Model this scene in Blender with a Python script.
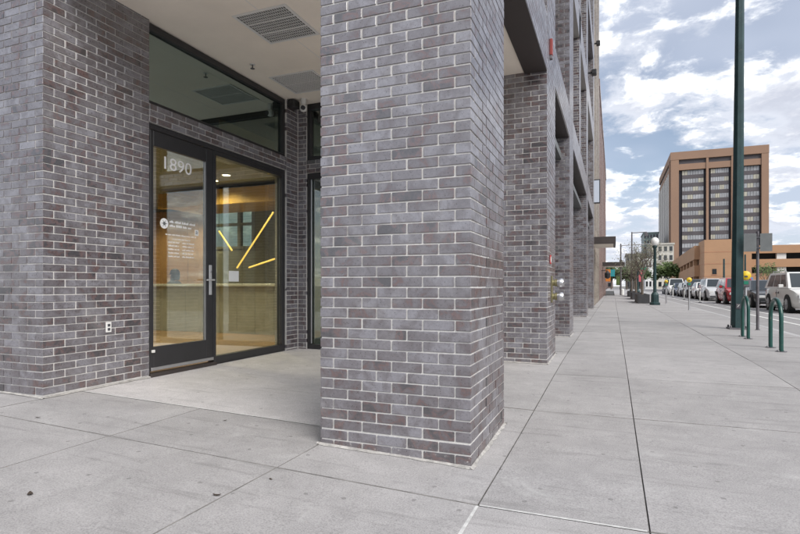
import bpy, bmesh, math, random
from mathutils import Vector, Matrix
R = math.radians
random.seed(7)
scene = bpy.context.scene
for o in list(bpy.data.objects): bpy.data.objects.remove(o)
col = scene.collection

# ---------------------------------------------------------------- camera
cd = bpy.data.cameras.new('camera'); cam = bpy.data.objects.new('camera', cd); col.objects.link(cam)
CH = 1.11
YAW = math.atan(213 / 533.33)
cam.location = (0, 0, CH); cam.rotation_euler = (R(90), 0, YAW)
cd.sensor_width = 36; cd.lens = 24; cd.shift_y = 19 / 800
cd.clip_start = .05; cd.clip_end = 6000
scene.camera = cam
scene.render.resolution_x, scene.render.resolution_y = 1024, 684

# ---------------------------------------------------------------- sun, sky, exposure
SUN_DIR = Vector((.76, -.60, .85)).normalized()          # towards the sun
sl = bpy.data.lights.new('sun', 'SUN'); sl.energy = 2.2; sl.angle = R(38); sl.color = (1, .96, .9)
sun = bpy.data.objects.new('sun', sl); col.objects.link(sun)
sun.rotation_euler = (-SUN_DIR).to_track_quat('-Z', 'Y').to_euler(); sun.location = (20, -10, 30)
scene.view_settings.view_transform = 'Standard'; scene.view_settings.look = 'None'
scene.view_settings.exposure = 0.80; scene.view_settings.gamma = 1

class NT:
    """small helper round a node tree"""
    def __init__(s, tree): s.t = tree; s.n = tree.nodes; s.l = tree.links
    def new(s, typ, **kw):
        nd = s.n.new(typ)
        for k, v in kw.items(): setattr(nd, k, v)
        return nd
    def put(s, sock, v):
        if v is None: return
        if hasattr(v, 'links') or isinstance(v, bpy.types.NodeSocket): s.l.new(v, sock)
        else: sock.default_value = v
    def math(s, op, a, b=None, c=None, clamp=False):
        nd = s.new('ShaderNodeMath', operation=op, use_clamp=clamp)
        for i, v in enumerate((a, b, c)):
            if v is not None: s.put(nd.inputs[i], v)
        return nd.outputs[0]
    def vmath(s, op, a, b=None):
        nd = s.new('ShaderNodeVectorMath', operation=op)
        s.put(nd.inputs[0], a)
        if b is not None: s.put(nd.inputs[1], b)
        return nd.outputs[0]
    def noise(s, vec, scale, detail=4, rough=.55, dist=0, dim='3D'):
        nd = s.new('ShaderNodeTexNoise', noise_dimensions=dim)
        if vec is not None: s.put(nd.inputs['Vector'], vec)
        nd.inputs['Scale'].default_value = scale; nd.inputs['Detail'].default_value = detail
        nd.inputs['Roughness'].default_value = rough; nd.inputs['Distortion'].default_value = dist
        return nd.outputs['Fac']
    def ramp(s, fac, stops, interp='LINEAR'):
        nd = s.new('ShaderNodeValToRGB'); cr = nd.color_ramp; cr.interpolation = interp
        while len(cr.elements) < len(stops): cr.elements.new(.5)
        for e, (p, c) in zip(cr.elements, stops):
            e.position = p
            e.color = (c, c, c, 1) if isinstance(c, (int, float)) else (*c, 1)
        s.put(nd.inputs[0], fac); return nd.outputs[0]
    def smooth(s, v, a, b):
        nd = s.new('ShaderNodeMapRange', interpolation_type='SMOOTHSTEP')
        s.put(nd.inputs[0], v); nd.inputs[1].default_value = a; nd.inputs[2].default_value = b
        return nd.outputs[0]
    def mix(s, fac, a, b, mode='MIX'):
        nd = s.new('ShaderNodeMix', data_type='RGBA', blend_type=mode)
        s.put(nd.inputs[0], fac)
        for i, v in ((6, a), (7, b)):
            s.put(nd.inputs[i], (*v, 1) if isinstance(v, tuple) and len(v) == 3 else v)
        return nd.outputs[2]
    def comb(s, x, y, z):
        nd = s.new('ShaderNodeCombineXYZ')
        for i, v in enumerate((x, y, z)): s.put(nd.inputs[i], v)
        return nd.outputs[0]
    def sep(s, v):
        nd = s.new('ShaderNodeSeparateXYZ'); s.put(nd.inputs[0], v); return nd.outputs

w = bpy.data.worlds.new('World'); scene.world = w; w.use_nodes = True
wt = NT(w.node_tree); w.node_tree.nodes.clear()
out = wt.new('ShaderNodeOutputWorld'); bg = wt.new('ShaderNodeBackground')
sky = wt.new('ShaderNodeTexSky', sky_type='NISHITA'); sky.sun_disc = False
sky.sun_elevation = math.asin(SUN_DIR.z); sky.sun_rotation = math.atan2(SUN_DIR.x, SUN_DIR.y)
sky.altitude = 1600; sky.air_density = 1.2; sky.dust_density = .6
tc = wt.new('ShaderNodeTexCoord'); d = wt.sep(tc.outputs['Generated'])
zz = wt.math('ADD', wt.math('MAXIMUM', d[2], 0.0), .22)
P = wt.comb(wt.math('DIVIDE', d[0], zz), wt.math('DIVIDE', d[1], zz), 0.0)
OFF = (5.2, 2.4, 1.1)
Pa = wt.vmath('ADD', P, OFF)
warp = wt.new('ShaderNodeTexNoise'); wt.put(warp.inputs['Vector'], Pa); warp.inputs['Scale'].default_value = 3.0; warp.inputs['Detail'].default_value = 3
wv = wt.vmath('SCALE', wt.vmath('SUBTRACT', warp.outputs['Color'], (.5, .5, .5))); wv.node.inputs['Scale'].default_value = .16
Pw = wt.vmath('ADD', Pa, wv)
n1 = wt.noise(Pw, 2.3, 10, .60)
n2 = wt.noise(wt.vmath('ADD', Pw, (.05, -.05, .03)), 2.3, 10, .60)   # the same field a step towards the sun
n3 = wt.noise(wt.vmath('ADD', P, (9.1, 4.4, 0.)), .8, 4, .5)
dens = wt.math('ADD', n1, wt.math('MULTIPLY', wt.math('SUBTRACT', n3, .5), .30))
alpha = wt.smooth(dens, .425, .53)
veil = wt.math('MULTIPLY_ADD', wt.smooth(n3, .28, .52), .52, .20)
lit = wt.smooth(wt.math('SUBTRACT', n1, n2), -.015, .085)
core = wt.smooth(dens, .52, .64)
cloud = wt.mix(lit, (.46, .485, .545), (.93, .93, .92))
cloud = wt.mix(wt.math('MULTIPLY', core, .75), cloud, (.35, .37, .435))
skyc = wt.mix(1.0, sky.outputs[0], (.062, .062, .062), 'MULTIPLY')
base = wt.mix(veil, skyc, (.40, .435, .52))
fin = wt.mix(alpha, base, cloud)
wt.put(bg.inputs[0], fin); bg.inputs[1].default_value = 1.0
wt.l.new(bg.outputs[0], out.inputs[0])

# ---------------------------------------------------------------- materials
MATS = {}
def material(name, colour, rough=.6, metal=0, var=0, vscale=6, bump=0, bscale=60, emit=None, spec=.5, coat=0):
    m = bpy.data.materials.new(name); m.use_nodes = True; t = NT(m.node_tree)
    b = t.n['Principled BSDF']
    b.inputs['Roughness'].default_value = rough; b.inputs['Metallic'].default_value = metal
    b.inputs['Specular IOR Level'].default_value = spec; b.inputs['Coat Weight'].default_value = coat
    geo = t.new('ShaderNodeNewGeometry').outputs['Position']
    c = (*colour, 1)
    if var:
        n = t.noise(geo, vscale, 5, .6)
        lo = tuple(x * (1 - var) for x in colour); hi = tuple(min(1, x * (1 + var)) for x in colour)
        cc = t.ramp(n, [(.3, lo), (.7, hi)]); t.put(b.inputs['Base Color'], cc)
        t.put(b.inputs['Roughness'], t.math('MULTIPLY_ADD', n, .25, rough - .12, True))
    else: b.inputs['Base Color'].default_value = c
    if bump:
        bp = t.new('ShaderNodeBump'); bp.inputs['Strength'].default_value = bump; bp.inputs['Distance'].default_value = .01
        t.put(bp.inputs['Height'], t.noise(geo, bscale, 4, .6)); t.l.new(bp.outputs[0], b.inputs['Normal'])
    if emit: b.inputs['Emission Color'].default_value = (*emit[0], 1); b.inputs['Emission Strength'].default_value = emit[1]
    MATS[name] = m; return m

def brick_material(name, ramp_stops, far=False, scale_l=.21, scale_h=.0677, mortar=(.40, .385, .36), rough=.31):
    m = bpy.data.materials.new(name); m.use_nodes = True; t = NT(m.node_tree); b = t.n['Principled BSDF']
    g = t.new('ShaderNodeNewGeometry'); pos = g.outputs['Position']
    if far:
        p = t.sep(pos); nn = t.sep(g.outputs['Normal'])
        ax = t.math('GREATER_THAN', t.math('ABSOLUTE', nn[0]), .5)
        u = t.math('ADD', t.math('MULTIPLY', p[1], ax), t.math('MULTIPLY', p[0], t.math('SUBTRACT', 1.0, ax)))
        uv = t.comb(u, p[2], 0.0)
        br = t.new('ShaderNodeTexBrick'); t.put(br.inputs['Vector'], uv)
        br.inputs['Scale'].default_value = 1; br.inputs['Brick Width'].default_value = scale_l
        br.inputs['Row Height'].default_value = scale_h; br.inputs['Mortar Size'].default_value = .005
        br.inputs['Color1'].default_value = (0, 0, 0, 1); br.inputs['Color2'].default_value = (1, 1, 1, 1)
        rnd = t.sep(br.outputs['Color'])[0]; mf = br.outputs['Fac']
    else:
        oi = t.new('ShaderNodeObjectInfo').outputs['Random']
        rnd = t.math('FRACT', t.math('ADD', oi, g.outputs['Random Per Island'])); mf = None
    blot = t.noise(t.vmath('ADD', pos, (3., 1., 7.)), 8, 4, .6, .6)
    rr = t.math('ADD', t.math('MULTIPLY', rnd, .58), t.math('MULTIPLY', t.smooth(blot, .32, .64), .42))
    c = t.ramp(rr, ramp_stops)
    fine = t.noise(pos, 55, 5, .7)
    c = t.mix(1.0, c, t.ramp(fine, [(.3, .75), (.72, 1.22)]), 'MULTIPLY')
    speck = t.smooth(t.noise(pos, 190, 2, .5), .63, .70)
    c = t.mix(t.math('MULTIPLY', speck, .7), c, (.06, .06, .065))
    chalk = t.math('MULTIPLY', t.smooth(t.noise(t.vmath('ADD', pos, (8., 2., 1.)), 2.6, 6, .7, .5), .52, .74), .22)
    c = t.mix(chalk, c, (.42, .41, .41))
    if not far:   # lime splashed on the lowest courses
        pz = t.sep(pos)[2]
        sp = t.math('MULTIPLY', t.smooth(t.noise(pos, 34, 5, .75), .56, .66), t.smooth(pz, .13, .05))
        c = t.mix(t.math('MULTIPLY', sp, .7), c, (.55, .54, .52))
    if far: c = t.mix(mf, c, (*mortar, 1))
    t.put(b.inputs['Base Color'], c)
    t.put(b.inputs['Roughness'], t.math('MULTIPLY_ADD', fine, .3, rough - .15, True))
    b.inputs['Specular IOR Level'].default_value = .5; b.inputs['IOR'].default_value = 1.8 if far else 2.35     # iron-spot bricks have a metallic sheen
    bp = t.new('ShaderNodeBump'); bp.inputs['Strength'].default_value = .16; bp.inputs['Distance'].default_value = .003
    hgt = fine if not far else t.math('SUBTRACT', t.math('MULTIPLY', fine, .5), mf)
    t.put(bp.inputs['Height'], hgt); t.l.new(bp.outputs[0], b.inputs['Normal'])
    MATS[name] = m; return m

def concrete_material(name, tone, warm=0., dirt=.5):
    m = bpy.data.materials.new(name); m.use_nodes = True; t = NT(m.node_tree); b = t.n['Principled BSDF']
    pos = t.new('ShaderNodeNewGeometry').outputs['Position']
    oi = t.new('ShaderNodeObjectInfo').outputs['Random']
    big = t.noise(pos, .9, 6, .62, .6); mid = t.noise(pos, 5, 6, .68, .3); fine = t.noise(pos, 130, 3, .6)
    base = (tone * (1 + warm), tone * (1 - warm * .25), tone * (1 - warm * .55))
    c = t.mix(1.0, base, t.ramp(big, [(.3, .88), (.68, 1.08)]), 'MULTIPLY')
    c = t.mix(1.0, c, t.ramp(mid, [(.28, .88), (.7, 1.08)]), 'MULTIPLY')
    c = t.mix(1.0, c, t.ramp(fine, [(.25, .60), (.5, 1.), (.75, 1.25)]), 'MULTIPLY')
    c = t.mix(1.0, c, t.ramp(oi, [(0, .93), (1, 1.06)]), 'MULTIPLY')
    p = t.sep(pos)                                              # broom strokes and drag marks run across the walk
    strk = t.noise(t.comb(t.math('MULTIPLY', p[0], .55), t.math('MULTIPLY', p[1], 5.5), 0.), 2.1, 5, .7, .3)
    c = t.mix(t.math('MULTIPLY', t.smooth(strk, .53, .68), dirt * .62), c, (.15, .145, .14))
    gum = t.new('ShaderNodeTexVoronoi', voronoi_dimensions='2D'); gum.inputs['Scale'].default_value = 3.4; t.put(gum.inputs['Vector'], pos)
    gd = t.smooth(t.math('ADD', gum.outputs['Distance'], t.math('MULTIPLY', t.math('SUBTRACT', fine, .5), .05)), .055, .035)
    gsel = t.math('GREATER_THAN', t.sep(gum.outputs['Color'])[0], .55)
    c = t.mix(t.math('MULTIPLY', t.math('MULTIPLY', gd, gsel), .5), c, (.12, .115, .11))
    lime = t.math('MULTIPLY', t.smooth(t.noise(t.vmath('ADD', pos, (4., 9., 1.)), 1.7, 7, .74, .8), .57, .75), .32)
    c = t.mix(lime, c, (.58, .575, .56))
    grime = t.math('MULTIPLY', t.smooth(t.noise(t.vmath('ADD', pos, (2., 5., 3.)), 3.1, 8, .78, 1.2), .58, .70), .30)
    c = t.mix(grime, c, (.20, .19, .18))
    t.put(b.inputs['Base Color'], c)
    t.put(b.inputs['Roughness'], t.math('MULTIPLY_ADD', mid, .25, .66, True))
    bp = t.new('ShaderNodeBump'); bp.inputs['Strength'].default_value = .3; bp.inputs['Distance'].default_value = .004
    t.put(bp.inputs['Height'], t.math('ADD', fine, mid)); t.l.new(bp.outputs[0], b.inputs['Normal'])
    MATS[name] = m; return m

def glass_material(name, tint, refl=1.0, ior=1.5, rough=0.0, body=0.0):
    m = bpy.data.materials.new(name); m.use_nodes = True; t = NT(m.node_tree); t.n.clear()
    o = t.new('ShaderNodeOutputMaterial'); tr = t.new('ShaderNodeBsdfTransparent'); gl = t.new('ShaderNodeBsdfGlossy')
    tr.inputs[0].default_value = (*tint, 1); gl.inputs['Roughness'].default_value = rough
    gl.inputs['Color'].default_value = (*refl, 1) if isinstance(refl, tuple) else (refl, refl, refl, 1)
    fr = t.new('ShaderNodeFresnel'); bf = t.new('ShaderNodeNewGeometry').outputs['Backfacing']
    t.put(fr.inputs[0], t.math('ADD', ior, t.math('MULTIPLY', bf, 1/ior-ior)))
    mx = t.new('ShaderNodeMixShader')
    f = t.math('MULTIPLY_ADD', fr.outputs[0], 1.5, .20, clamp=True)
    t.put(mx.inputs[0], f); t.l.new(tr.outputs[0], mx.inputs[1]); t.l.new(gl.outputs[0], mx.inputs[2])
    t.l.new(mx.outputs[0], o.inputs[0]); MATS[name] = m; return m

GREY_RAMP = [(.12, (.036, .031, .036)), (.22, (.064, .050, .056)), (.29, (.116, .058, .053)), (.36, (.088, .066, .072)),
             (.50, (.112, .099, .110)), (.68, (.140, .127, .141)), (.90, (.205, .197, .222))]
brick_material('brick', GREY_RAMP)
brick_material('brick_far', GREY_RAMP, far=True)
brick_material('brick_tan', [(.1, (.20, .165, .135)), (.5, (.30, .255, .21)), (.9, (.36, .31, .26))], far=True, scale_l=.4, scale_h=.2)
brick_material('brick_red', [(.1, (.15, .085, .075)), (.5, (.225, .135, .115)), (.9, (.29, .185, .16))], far=True)
material('mortar', (.62, .605, .58), .9, var=.12, vscale=14, bump=.3, bscale=160)
concrete_material('concrete', .37, .032)
concrete_material('concrete_alcove', .53, .035, .35)
concrete_material('kerb', .44, .01)
concrete_material('road', .33, .03, .8)
material('joint', (.045, .043, .04), .95, var=.3)
material('joint_edge', (.17, .163, .155), .95, var=.4, vscale=9)
material('sealant', (.56, .555, .54), .8, var=.2, vscale=20, bump=.3)
material('soffit', (.88, .80, .70), .9, var=.05, vscale=1.4, bump=.15, bscale=220)
material('black_metal', (.028, .027, .029), .38, .0, var=.12, vscale=9)
material('bronze_plate', (.055, .045, .042), .5, .2, var=.12, vscale=3)
material('base_mortar', (.37, .355, .335), .9, var=.35, vscale=18, bump=.4, bscale=90)
material('white_metal', (.72, .71, .69), .5)
material('grille_dark', (.03, .03, .028), .7)
material('steel', (.62, .62, .63), .28, 1.0, var=.06)
material('handle', (.62, .62, .63), .35, .5)
material('chrome', (.60, .60, .61), .32, 1.0)
material('brass', (.30, .27, .15), .45, .8)
material('alu', (.55, .55, .56), .38, .9, var=.08)
material('white_vinyl', (.85, .85, .85), .6)
material('paper', (.80, .81, .80), .8)
material('ink', (.06, .06, .07), .7)
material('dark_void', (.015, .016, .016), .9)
material('green_paint', (.006, .062, .050), .34, .0, var=.15, vscale=5, coat=.3)
material('pole_green', (.020, .048, .050), .42, .1, var=.25, vscale=3)
material('red_paint', (.45, .03, .025), .45)
material('red_dull', (.26, .045, .04), .55)
material('yellow', (.72, .50, .02), .45, var=.1)
material('sign_back', (.155, .165, .165), .5, .3, var=.1)
material('post_steel', (.16, .15, .16), .5, .6, var=.2)
material('white_paint', (.72, .72, .69), .7, var=.2, vscale=5)
material('globe', (.78, .78, .76), .35)
material('planter', (.045, .045, .048), .6, var=.2)
material('bark', (.13, .105, .085), .9, var=.35, vscale=14, bump=.5, bscale=30)
material('leaf', (.085, .125, .035), .7, var=.45, vscale=1.4)
material('leaf_dark', (.055, .085, .03), .7, var=.45, vscale=.8)
material('leaf_bud', (.17, .165, .11), .8, var=.3, vscale=2)
material('dry_leaf', (.055, .04, .03), .9)
material('wood_wall', (.55, .32, .14), .55, var=.22, vscale=1.2)
material('wood_floor', (.34, .22, .12), .4, var=.25, vscale=3)
material('gold', (.62, .38, .08), .45, var=.15, vscale=1)
material('lobby_grey', (.33, .34, .28), .7, var=.1)
material('lobby_ceiling', (.035, .04, .036), .8, var=.2)
material('counter', (.46, .47, .43), .55, var=.1, vscale=8)
material('counter_top', (.66, .67, .62), .35)
material('led', (1, .8, .3), .5, emit=((1, .56, .10), 1.25))
material('lamp_warm', (1,.85,.6), .5, emit=((1,.82,.55), 6))
material('chair_cloth', (.10, .105, .08), .9, var=.2)
material('skin', (.45, .27, .19), .6); material('hair', (.012, .01, .01), .5); material('shirt', (.05, .05, .06), .8)
material('gnd', (.20, .19, .17), .95, var=.2, vscale=.05)
material('tower_brown', (.285, .178, .122), .8, var=.08, vscale=.06)
material('tower_fin', (.58, .56, .53), .7)
material('tower_glass', (.33, .335, .35), .35, .0, var=.3, vscale=.22)
material('tower_blind', (.42, .40, .33), .5, var=.15, vscale=.3)
material('tower_band', (.085, .074, .08), .55, var=.15, vscale=.2)
material('tower_dark', (.022, .02, .03), .5)
material('garage', (.40, .235, .135), .85, var=.08, vscale=.3)
material('garage_dark', (.40, .20, .12), .85, var=.08, vscale=.3)
material('pale_stone', (.50, .48, .43), .8, var=.12, vscale=.2)
material('grey_stone', (.27, .26, .235), .8, var=.3, vscale=.35)
material('far_green', (.12, .16, .16), .5, var=.2, vscale=.2)
material('pane_dark', (.022, .026, .03), .08, spec=.8)
material('tyre', (.018, .018, .018), .85)
material('rim', (.42, .42, .43), .35, .8)
material('car_glass', (.025, .032, .035), .05, spec=.9)
material('lamp_glass', (.65, .66, .66), .12)
material('orange', (.62, .20, .03), .6); material('teal', (.03, .30, .34), .6); material('sign_face', (.52, .57, .66), .2); material('sign_green', (.01, .20, .12), .5)
material('sign_blue', (.10, .30, .55), .5); material('sign_pink', (.55, .12, .14), .6); material('far_white', (.7, .7, .68), .7)
glass_material('glass', (.84, .90, .84))
glass_material('glass_coated', (.50, .60, .56), (.68, .80, .78), 2.2)
glass_material('glass_dark', (.30, .36, .33))
def paint(name, c, rough=.3):
    if name not in MATS: material(name, c, rough, coat=.6)
    return name

for nm in ('green_paint', 'pole_green'):                            # chips and scuffs on the green paint
    t = NT(MATS[nm].node_tree); b = t.n['Principled BSDF']; src = b.inputs['Base Color'].links[0].from_socket
    pos = t.new('ShaderNodeNewGeometry').outputs['Position']
    ch = t.smooth(t.noise(pos, 16, 6, .75), .62, .68)
    t.put(b.inputs['Base Color'], t.mix(t.math('MULTIPLY', ch, .8), src, (.20, .16, .12)))
# ---------------------------------------------------------------- mesh helpers
class MB:
    def __init__(s): s.v = []; s.f = []
    def add(s, vs, fs):
        o = len(s.v); s.v += [tuple(p) for p in vs]; s.f += [tuple(i + o for i in f) for f in fs]; return s
    def box(s, x0, x1, y0, y1, z0, z1):
        return s.add([(x0,y0,z0),(x1,y0,z0),(x1,y1,z0),(x0,y1,z0),(x0,y0,z1),(x1,y0,z1),(x1,y1,z1),(x0,y1,z1)],
                     [(3,2,1,0),(4,5,6,7),(0,1,5,4),(1,2,6,5),(2,3,7,6),(3,0,4,7)])
    def cbox(s, x0, x1, y0, y1, z0, z1, c=.004):
        """box with chamfered edges (44 triangles)"""
        X, Y, Z = (x0, x1), (y0, y1), (z0, z1)
        vs = []; idx = {}
        for i in (0,1):
            for j in (0,1):
                for k in (0,1):
                    si, sj, sk = (1,-1)[i], (1,-1)[j], (1,-1)[k]
                    for a in range(3):
                        p = [X[i] + si*c, Y[j] + sj*c, Z[k] + sk*c]
                        p[a] = (X[i], Y[j], Z[k])[a]
                        idx[(i,j,k,a)] = len(vs); vs.append(p)
        fs = []
        q = [(0,0),(1,0),(1,1),(0,1)]
        for sd in (0,1):
            fs.append([idx[(sd,a,b,0)] for a,b in (q if sd else q[::-1])])
            fs.append([idx[(b,sd,a,1)] for a,b in (q if sd else q[::-1])])
            fs.append([idx[(a,b,sd,2)] for a,b in (q if sd else q[::-1])])
        for a in range(3):
            b, c2 = (a+1) % 3, (a+2) % 3
            for s1 in (0,1):
                for s2 in (0,1):
                    def key(t, ax):
                        k = [0,0,0]; k[a] = t; k[b] = s1; k[c2] = s2; return idx[(*k, ax)]
                    f = [key(0,b), key(1,b), key(1,c2), key(0,c2)]
                    fs.append(f if (s1 ^ s2) else f[::-1])
        for i in (0,1):
            for j in (0,1):
                for k in (0,1):
                    f = [idx[(i,j,k,0)], idx[(i,j,k,1)], idx[(i,j,k,2)]]
                    fs.append(f if (i+j+k) % 2 else f[::-1])
        return s.add(vs, fs)
    def prism(s, pts, axis, a, b):
        """polygon pts (2-D) swept along an axis between a and b"""
        def mk(p, t): return {'x': (t,p[0],p[1]), 'y': (p[0],t,p[1]), 'z': (p[0],p[1],t)}[axis]
        n = len(pts)
        return s.add([mk(p,a) for p in pts] + [mk(p,b) for p in pts],
                     [tuple(range(n))[::-1], tuple(range(n,2*n))] + [(i,(i+1)%n,n+(i+1)%n,n+i) for i in range(n)])
    def lathe(s, prof, seg=16, c=(0,0,0), axis='z', cap=True):
        vs = []
        for r, h in prof:
            for k in range(seg):
                a = 2*math.pi*(k+.5)/seg; p = (r*math.cos(a), r*math.sin(a), h)
                if axis == 'x': p = (p[2], p[0], p[1])
                if axis == 'y': p = (p[0], p[2], p[1])
                vs.append((p[0]+c[0], p[1]+c[1], p[2]+c[2]))
        fs = []
        for i in range(len(prof)-1):
            for k in range(seg):
                k2 = (k+1) % seg
                f = (i*seg+k, i*seg+k2, (i+1)*seg+k2, (i+1)*seg+k)
                fs.append(f if axis != 'y' else f[::-1])
        if cap:
            fs.append(tuple(range(seg))[::-1]); fs.append(tuple(range((len(prof)-1)*seg, len(prof)*seg)))
        return s.add(vs, fs)
    def tube(s, pts, r, seg=8):
        pts = [Vector(p) for p in pts]; n = len(pts)
        rs = r if isinstance(r, (list, tuple)) else [r]*n
        vs = []; prev = None
        for i, p in enumerate(pts):
            t = (pts[min(i+1,n-1)] - pts[max(i-1,0)]).normalized()
            if prev is None:
                a = Vector((0,0,1)) if abs(t.z) < .9 else Vector((1,0,0))
                u = t.cross(a).normalized()
            else: u = (prev - t*prev.dot(t)).normalized()
            prev = u; v = t.cross(u)
            for k in range(seg):
                an = 2*math.pi*k/seg; vs.append(p + (u*math.cos(an) + v*math.sin(an))*rs[i])
        fs = [(i*seg+k, i*seg+(k+1)%seg, (i+1)*seg+(k+1)%seg, (i+1)*seg+k) for i in range(n-1) for k in range(seg)]
        fs += [tuple(range(seg))[::-1], tuple(range((n-1)*seg, n*seg))]
        return s.add(vs, fs)
    def mesh(s, name, mat, smooth=False, org=(0,0,0)):
        me = bpy.data.meshes.new(name)
        me.from_pydata([(p[0]-org[0], p[1]-org[1], p[2]-org[2]) for p in s.v], [], s.f); me.update()
        me.materials.append(MATS[mat])
        if smooth:
            for p in me.polygons: p.use_smooth = True
        return me
    def build(s, name, mat, parent=None, smooth=False, local=False, kind=None):
        """vertices are in world space; they are moved to the parent's frame (parents are not rotated)"""
        org = (0,0,0)
        if parent is not None and not local: org = wloc(parent)
        o = bpy.data.objects.new(name, s.mesh(name, mat, smooth, org)); col.objects.link(o)
        if parent is not None: o.parent = parent
        if kind: o['kind'] = kind
        if smooth:
            try: o.data.set_sharp_from_angle(angle=R(40))
            except Exception: pass
        return o
def wloc(o):
    p = Vector((0,0,0))
    while o is not None: p += o.location; o = o.parent
    return p
def tag(o, label, cat, group=None):
    o['label'] = label; o['category'] = cat
    if group: o['group'] = group
    return o
def thing(name, label, cat, loc=(0,0,0), group=None, rz=0):
    o = bpy.data.objects.new(name, None); col.objects.link(o); o.location = loc; o.rotation_euler = (0,0,rz)
    o.empty_display_size = .2
    return tag(o, label, cat, group)
def struct(o): o['kind'] = 'structure'; return o
def copy_tree(o, parent=None):
    c = o.copy(); col.objects.link(c); c.parent = parent
    for ch in list(o.children): copy_tree(ch, c)
    return c

S_, C_ = math.sin(YAW), math.cos(YAW)
def project(x, y, z):
    dd = -S_*x + C_*y
    if dd < .1: return None
    return 400 + 533.33*(C_*x + S_*y)/dd, 286 - 533.33*(z-CH)/dd, dd

# ---------------------------------------------------------------- ground
def sstep(a, b, t): t = max(0, min(1, (t-a)/(b-a))); return t*t*(3-2*t)
def zs(y): return .10*sstep(2.4, 8.5, y)
def gz(x, y):
    if x >= -.635: return zs(y)
    t = min(1.1, (-.635-x)/3.965); return zs(y)*(1-t) + .13*t

m = MB(); m.add([(-3000,-3000,-.6),(3000,-3000,-.6),(3000,3000,-.6),(-3000,3000,-.6)], [(0,1,2,3)])
struct(m.build('ground', 'gnd'))

def sheet(x0, x1, y0, y1, zf, nx, ny, depth=None):
    m = MB(); vs = [(x0+(x1-x0)*i/nx, y0+(y1-y0)*j/ny) for j in range(ny+1) for i in range(nx+1)]
    top = [(x, y, zf(x, y)) for x, y in vs]; w_ = nx+1
    fs = [(j*w_+i, j*w_+i+1, (j+1)*w_+i+1, (j+1)*w_+i) for j in range(ny) for i in range(nx)]
    m.add(top, fs); return m
KX = 3.42                                                           # inner edge of the kerb
bed = sheet(-12, KX, -6, 30, lambda x, y: gz(x, y)-.030, 24, 48)
bed.add(*(lambda s_: (s_.v, s_.f))(sheet(-12, KX, 30, 320, lambda x, y: gz(x, y)-.030, 24, 2)))
walk = struct(bed.build('sidewalk', 'joint'))
def slab(x0, x1, y0, y1, mat='concrete', gap=.0042):
    nx = max(1, round((x1-x0)/.6)); ny = max(1, round((y1-y0)/.6))
    dz = random.uniform(-.0015, .0015); tx, ty = random.uniform(-.0008,.0008), random.uniform(-.0008,.0008)
    cx, cy = (x0+x1)/2, (y0+y1)/2
    zf = lambda x, y: gz(x, y) + dz + tx*(x-cx) + ty*(y-cy)
    gx_, gy_, cx_, cy_ = .0018, .0042, .0024, .0042                 # tooled joints, dirt in the grooves
    a0, a1, b0, b1 = x0+gx_, x1-gx_, y0+gy_, y1-gy_
    m = sheet(a0+cx_, a1-cx_, b0+cy_, b1-cy_, zf, nx, ny); ntop = len(m.f)
    def ring(x0,x1,y0,y1,dz_):
        r = []
        for i in range(nx): r.append((x0+(x1-x0)*i/nx, y0))
        for j in range(ny): r.append((x1, y0+(y1-y0)*j/ny))
        for i in range(nx): r.append((x1-(x1-x0)*i/nx, y1))
        for j in range(ny): r.append((x0, y1-(y1-y0)*j/ny))
        return [(x, y, zf(x,y)+dz_) for x, y in r]
    r0 = ring(a0+cx_,a1-cx_,b0+cy_,b1-cy_,0); r1 = ring(a0,a1,b0,b1,-.0035); r2 = ring(a0,a1,b0,b1,-.035); n = len(r0)
    m.add(r0+r1+r2, [((k+1)%n, k, n+k, n+(k+1)%n) for k in range(n)] + [(n+(k+1)%n, n+k, 2*n+k, 2*n+(k+1)%n) for k in range(n)])
    o = m.build('paving_slab', mat, walk); o.data.materials.append(MATS['joint_edge'])
    for p in o.data.polygons[ntop:]: p.material_index = 1
    return o
XA, XB, XC = -.635, .155, 1.72
ys = [-5.4, -3.4, -1.4, .62, 2.65, 4.72, 6.5] + [8.5+2.0*i for i in range(10)]
for a, b in ((XA, XB), (XB, XC), (XC, KX)):
    for i in range(len(ys)-1): slab(a, b, ys[i], ys[i+1])
    slab(a, b, ys[-1], 60); slab(a, b, 60, 318)
for i in range(len(ys)-1):                                          # strip along the columns
    y0, y1 = ys[i], ys[i+1]
    if y0 >= 2.6: slab(-1.84, XA, y0, y1)
slab(-1.84, XA, ys[-1], 60); slab(-1.84, XA, 60, 318)
xl = [-11.5, -9.2, -7.4, -6.0, -4.6, -3.2, -1.84, XA]
for i in range(len(xl)-1):
    for y0, y1 in ((-5.4,-3.4), (-3.4,-1.4), (-1.4,.62), (.62,2.65)): slab(xl[i], xl[i+1], y0, y1)
for i in range(len(xl)-2): slab(xl[i], xl[i+1], 2.65, 3.52)
slab(-4.62, -1.84, 3.52, 7.25, 'concrete_alcove')
def strip(pts, wd, name='joint_sealant', mat='sealant', h=.002):
    m = MB(); vs = []
    (xa, ya), (xb, yb) = pts; L = math.hypot(xb-xa, yb-ya); n = max(2, int(L/.3))
    nx, ny = -(yb-ya)/L*wd/2, (xb-xa)/L*wd/2
    for k in range(n+1):
        t = k/n; x, y = xa+(xb-xa)*t, ya+(yb-ya)*t
        wv = 1+random.uniform(-.25,.25)
        for sg in (1,-1): vs.append((x+nx*sg*wv, y+ny*sg*wv, gz(x+nx*sg, y+ny*sg)+h))
    m.add(vs, [(2*k, 2*k+1, 2*k+3, 2*k+2) for k in range(n)]); return m.build(name, mat, walk)
strip(((-4.58, 3.52), (-1.86, 3.52)), .016)
strip(((XA+.01, 2.65), (XB-.01, 2.65)), .017)
strip(((XA, 1.2), (XA, 2.64)), .018)
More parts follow.
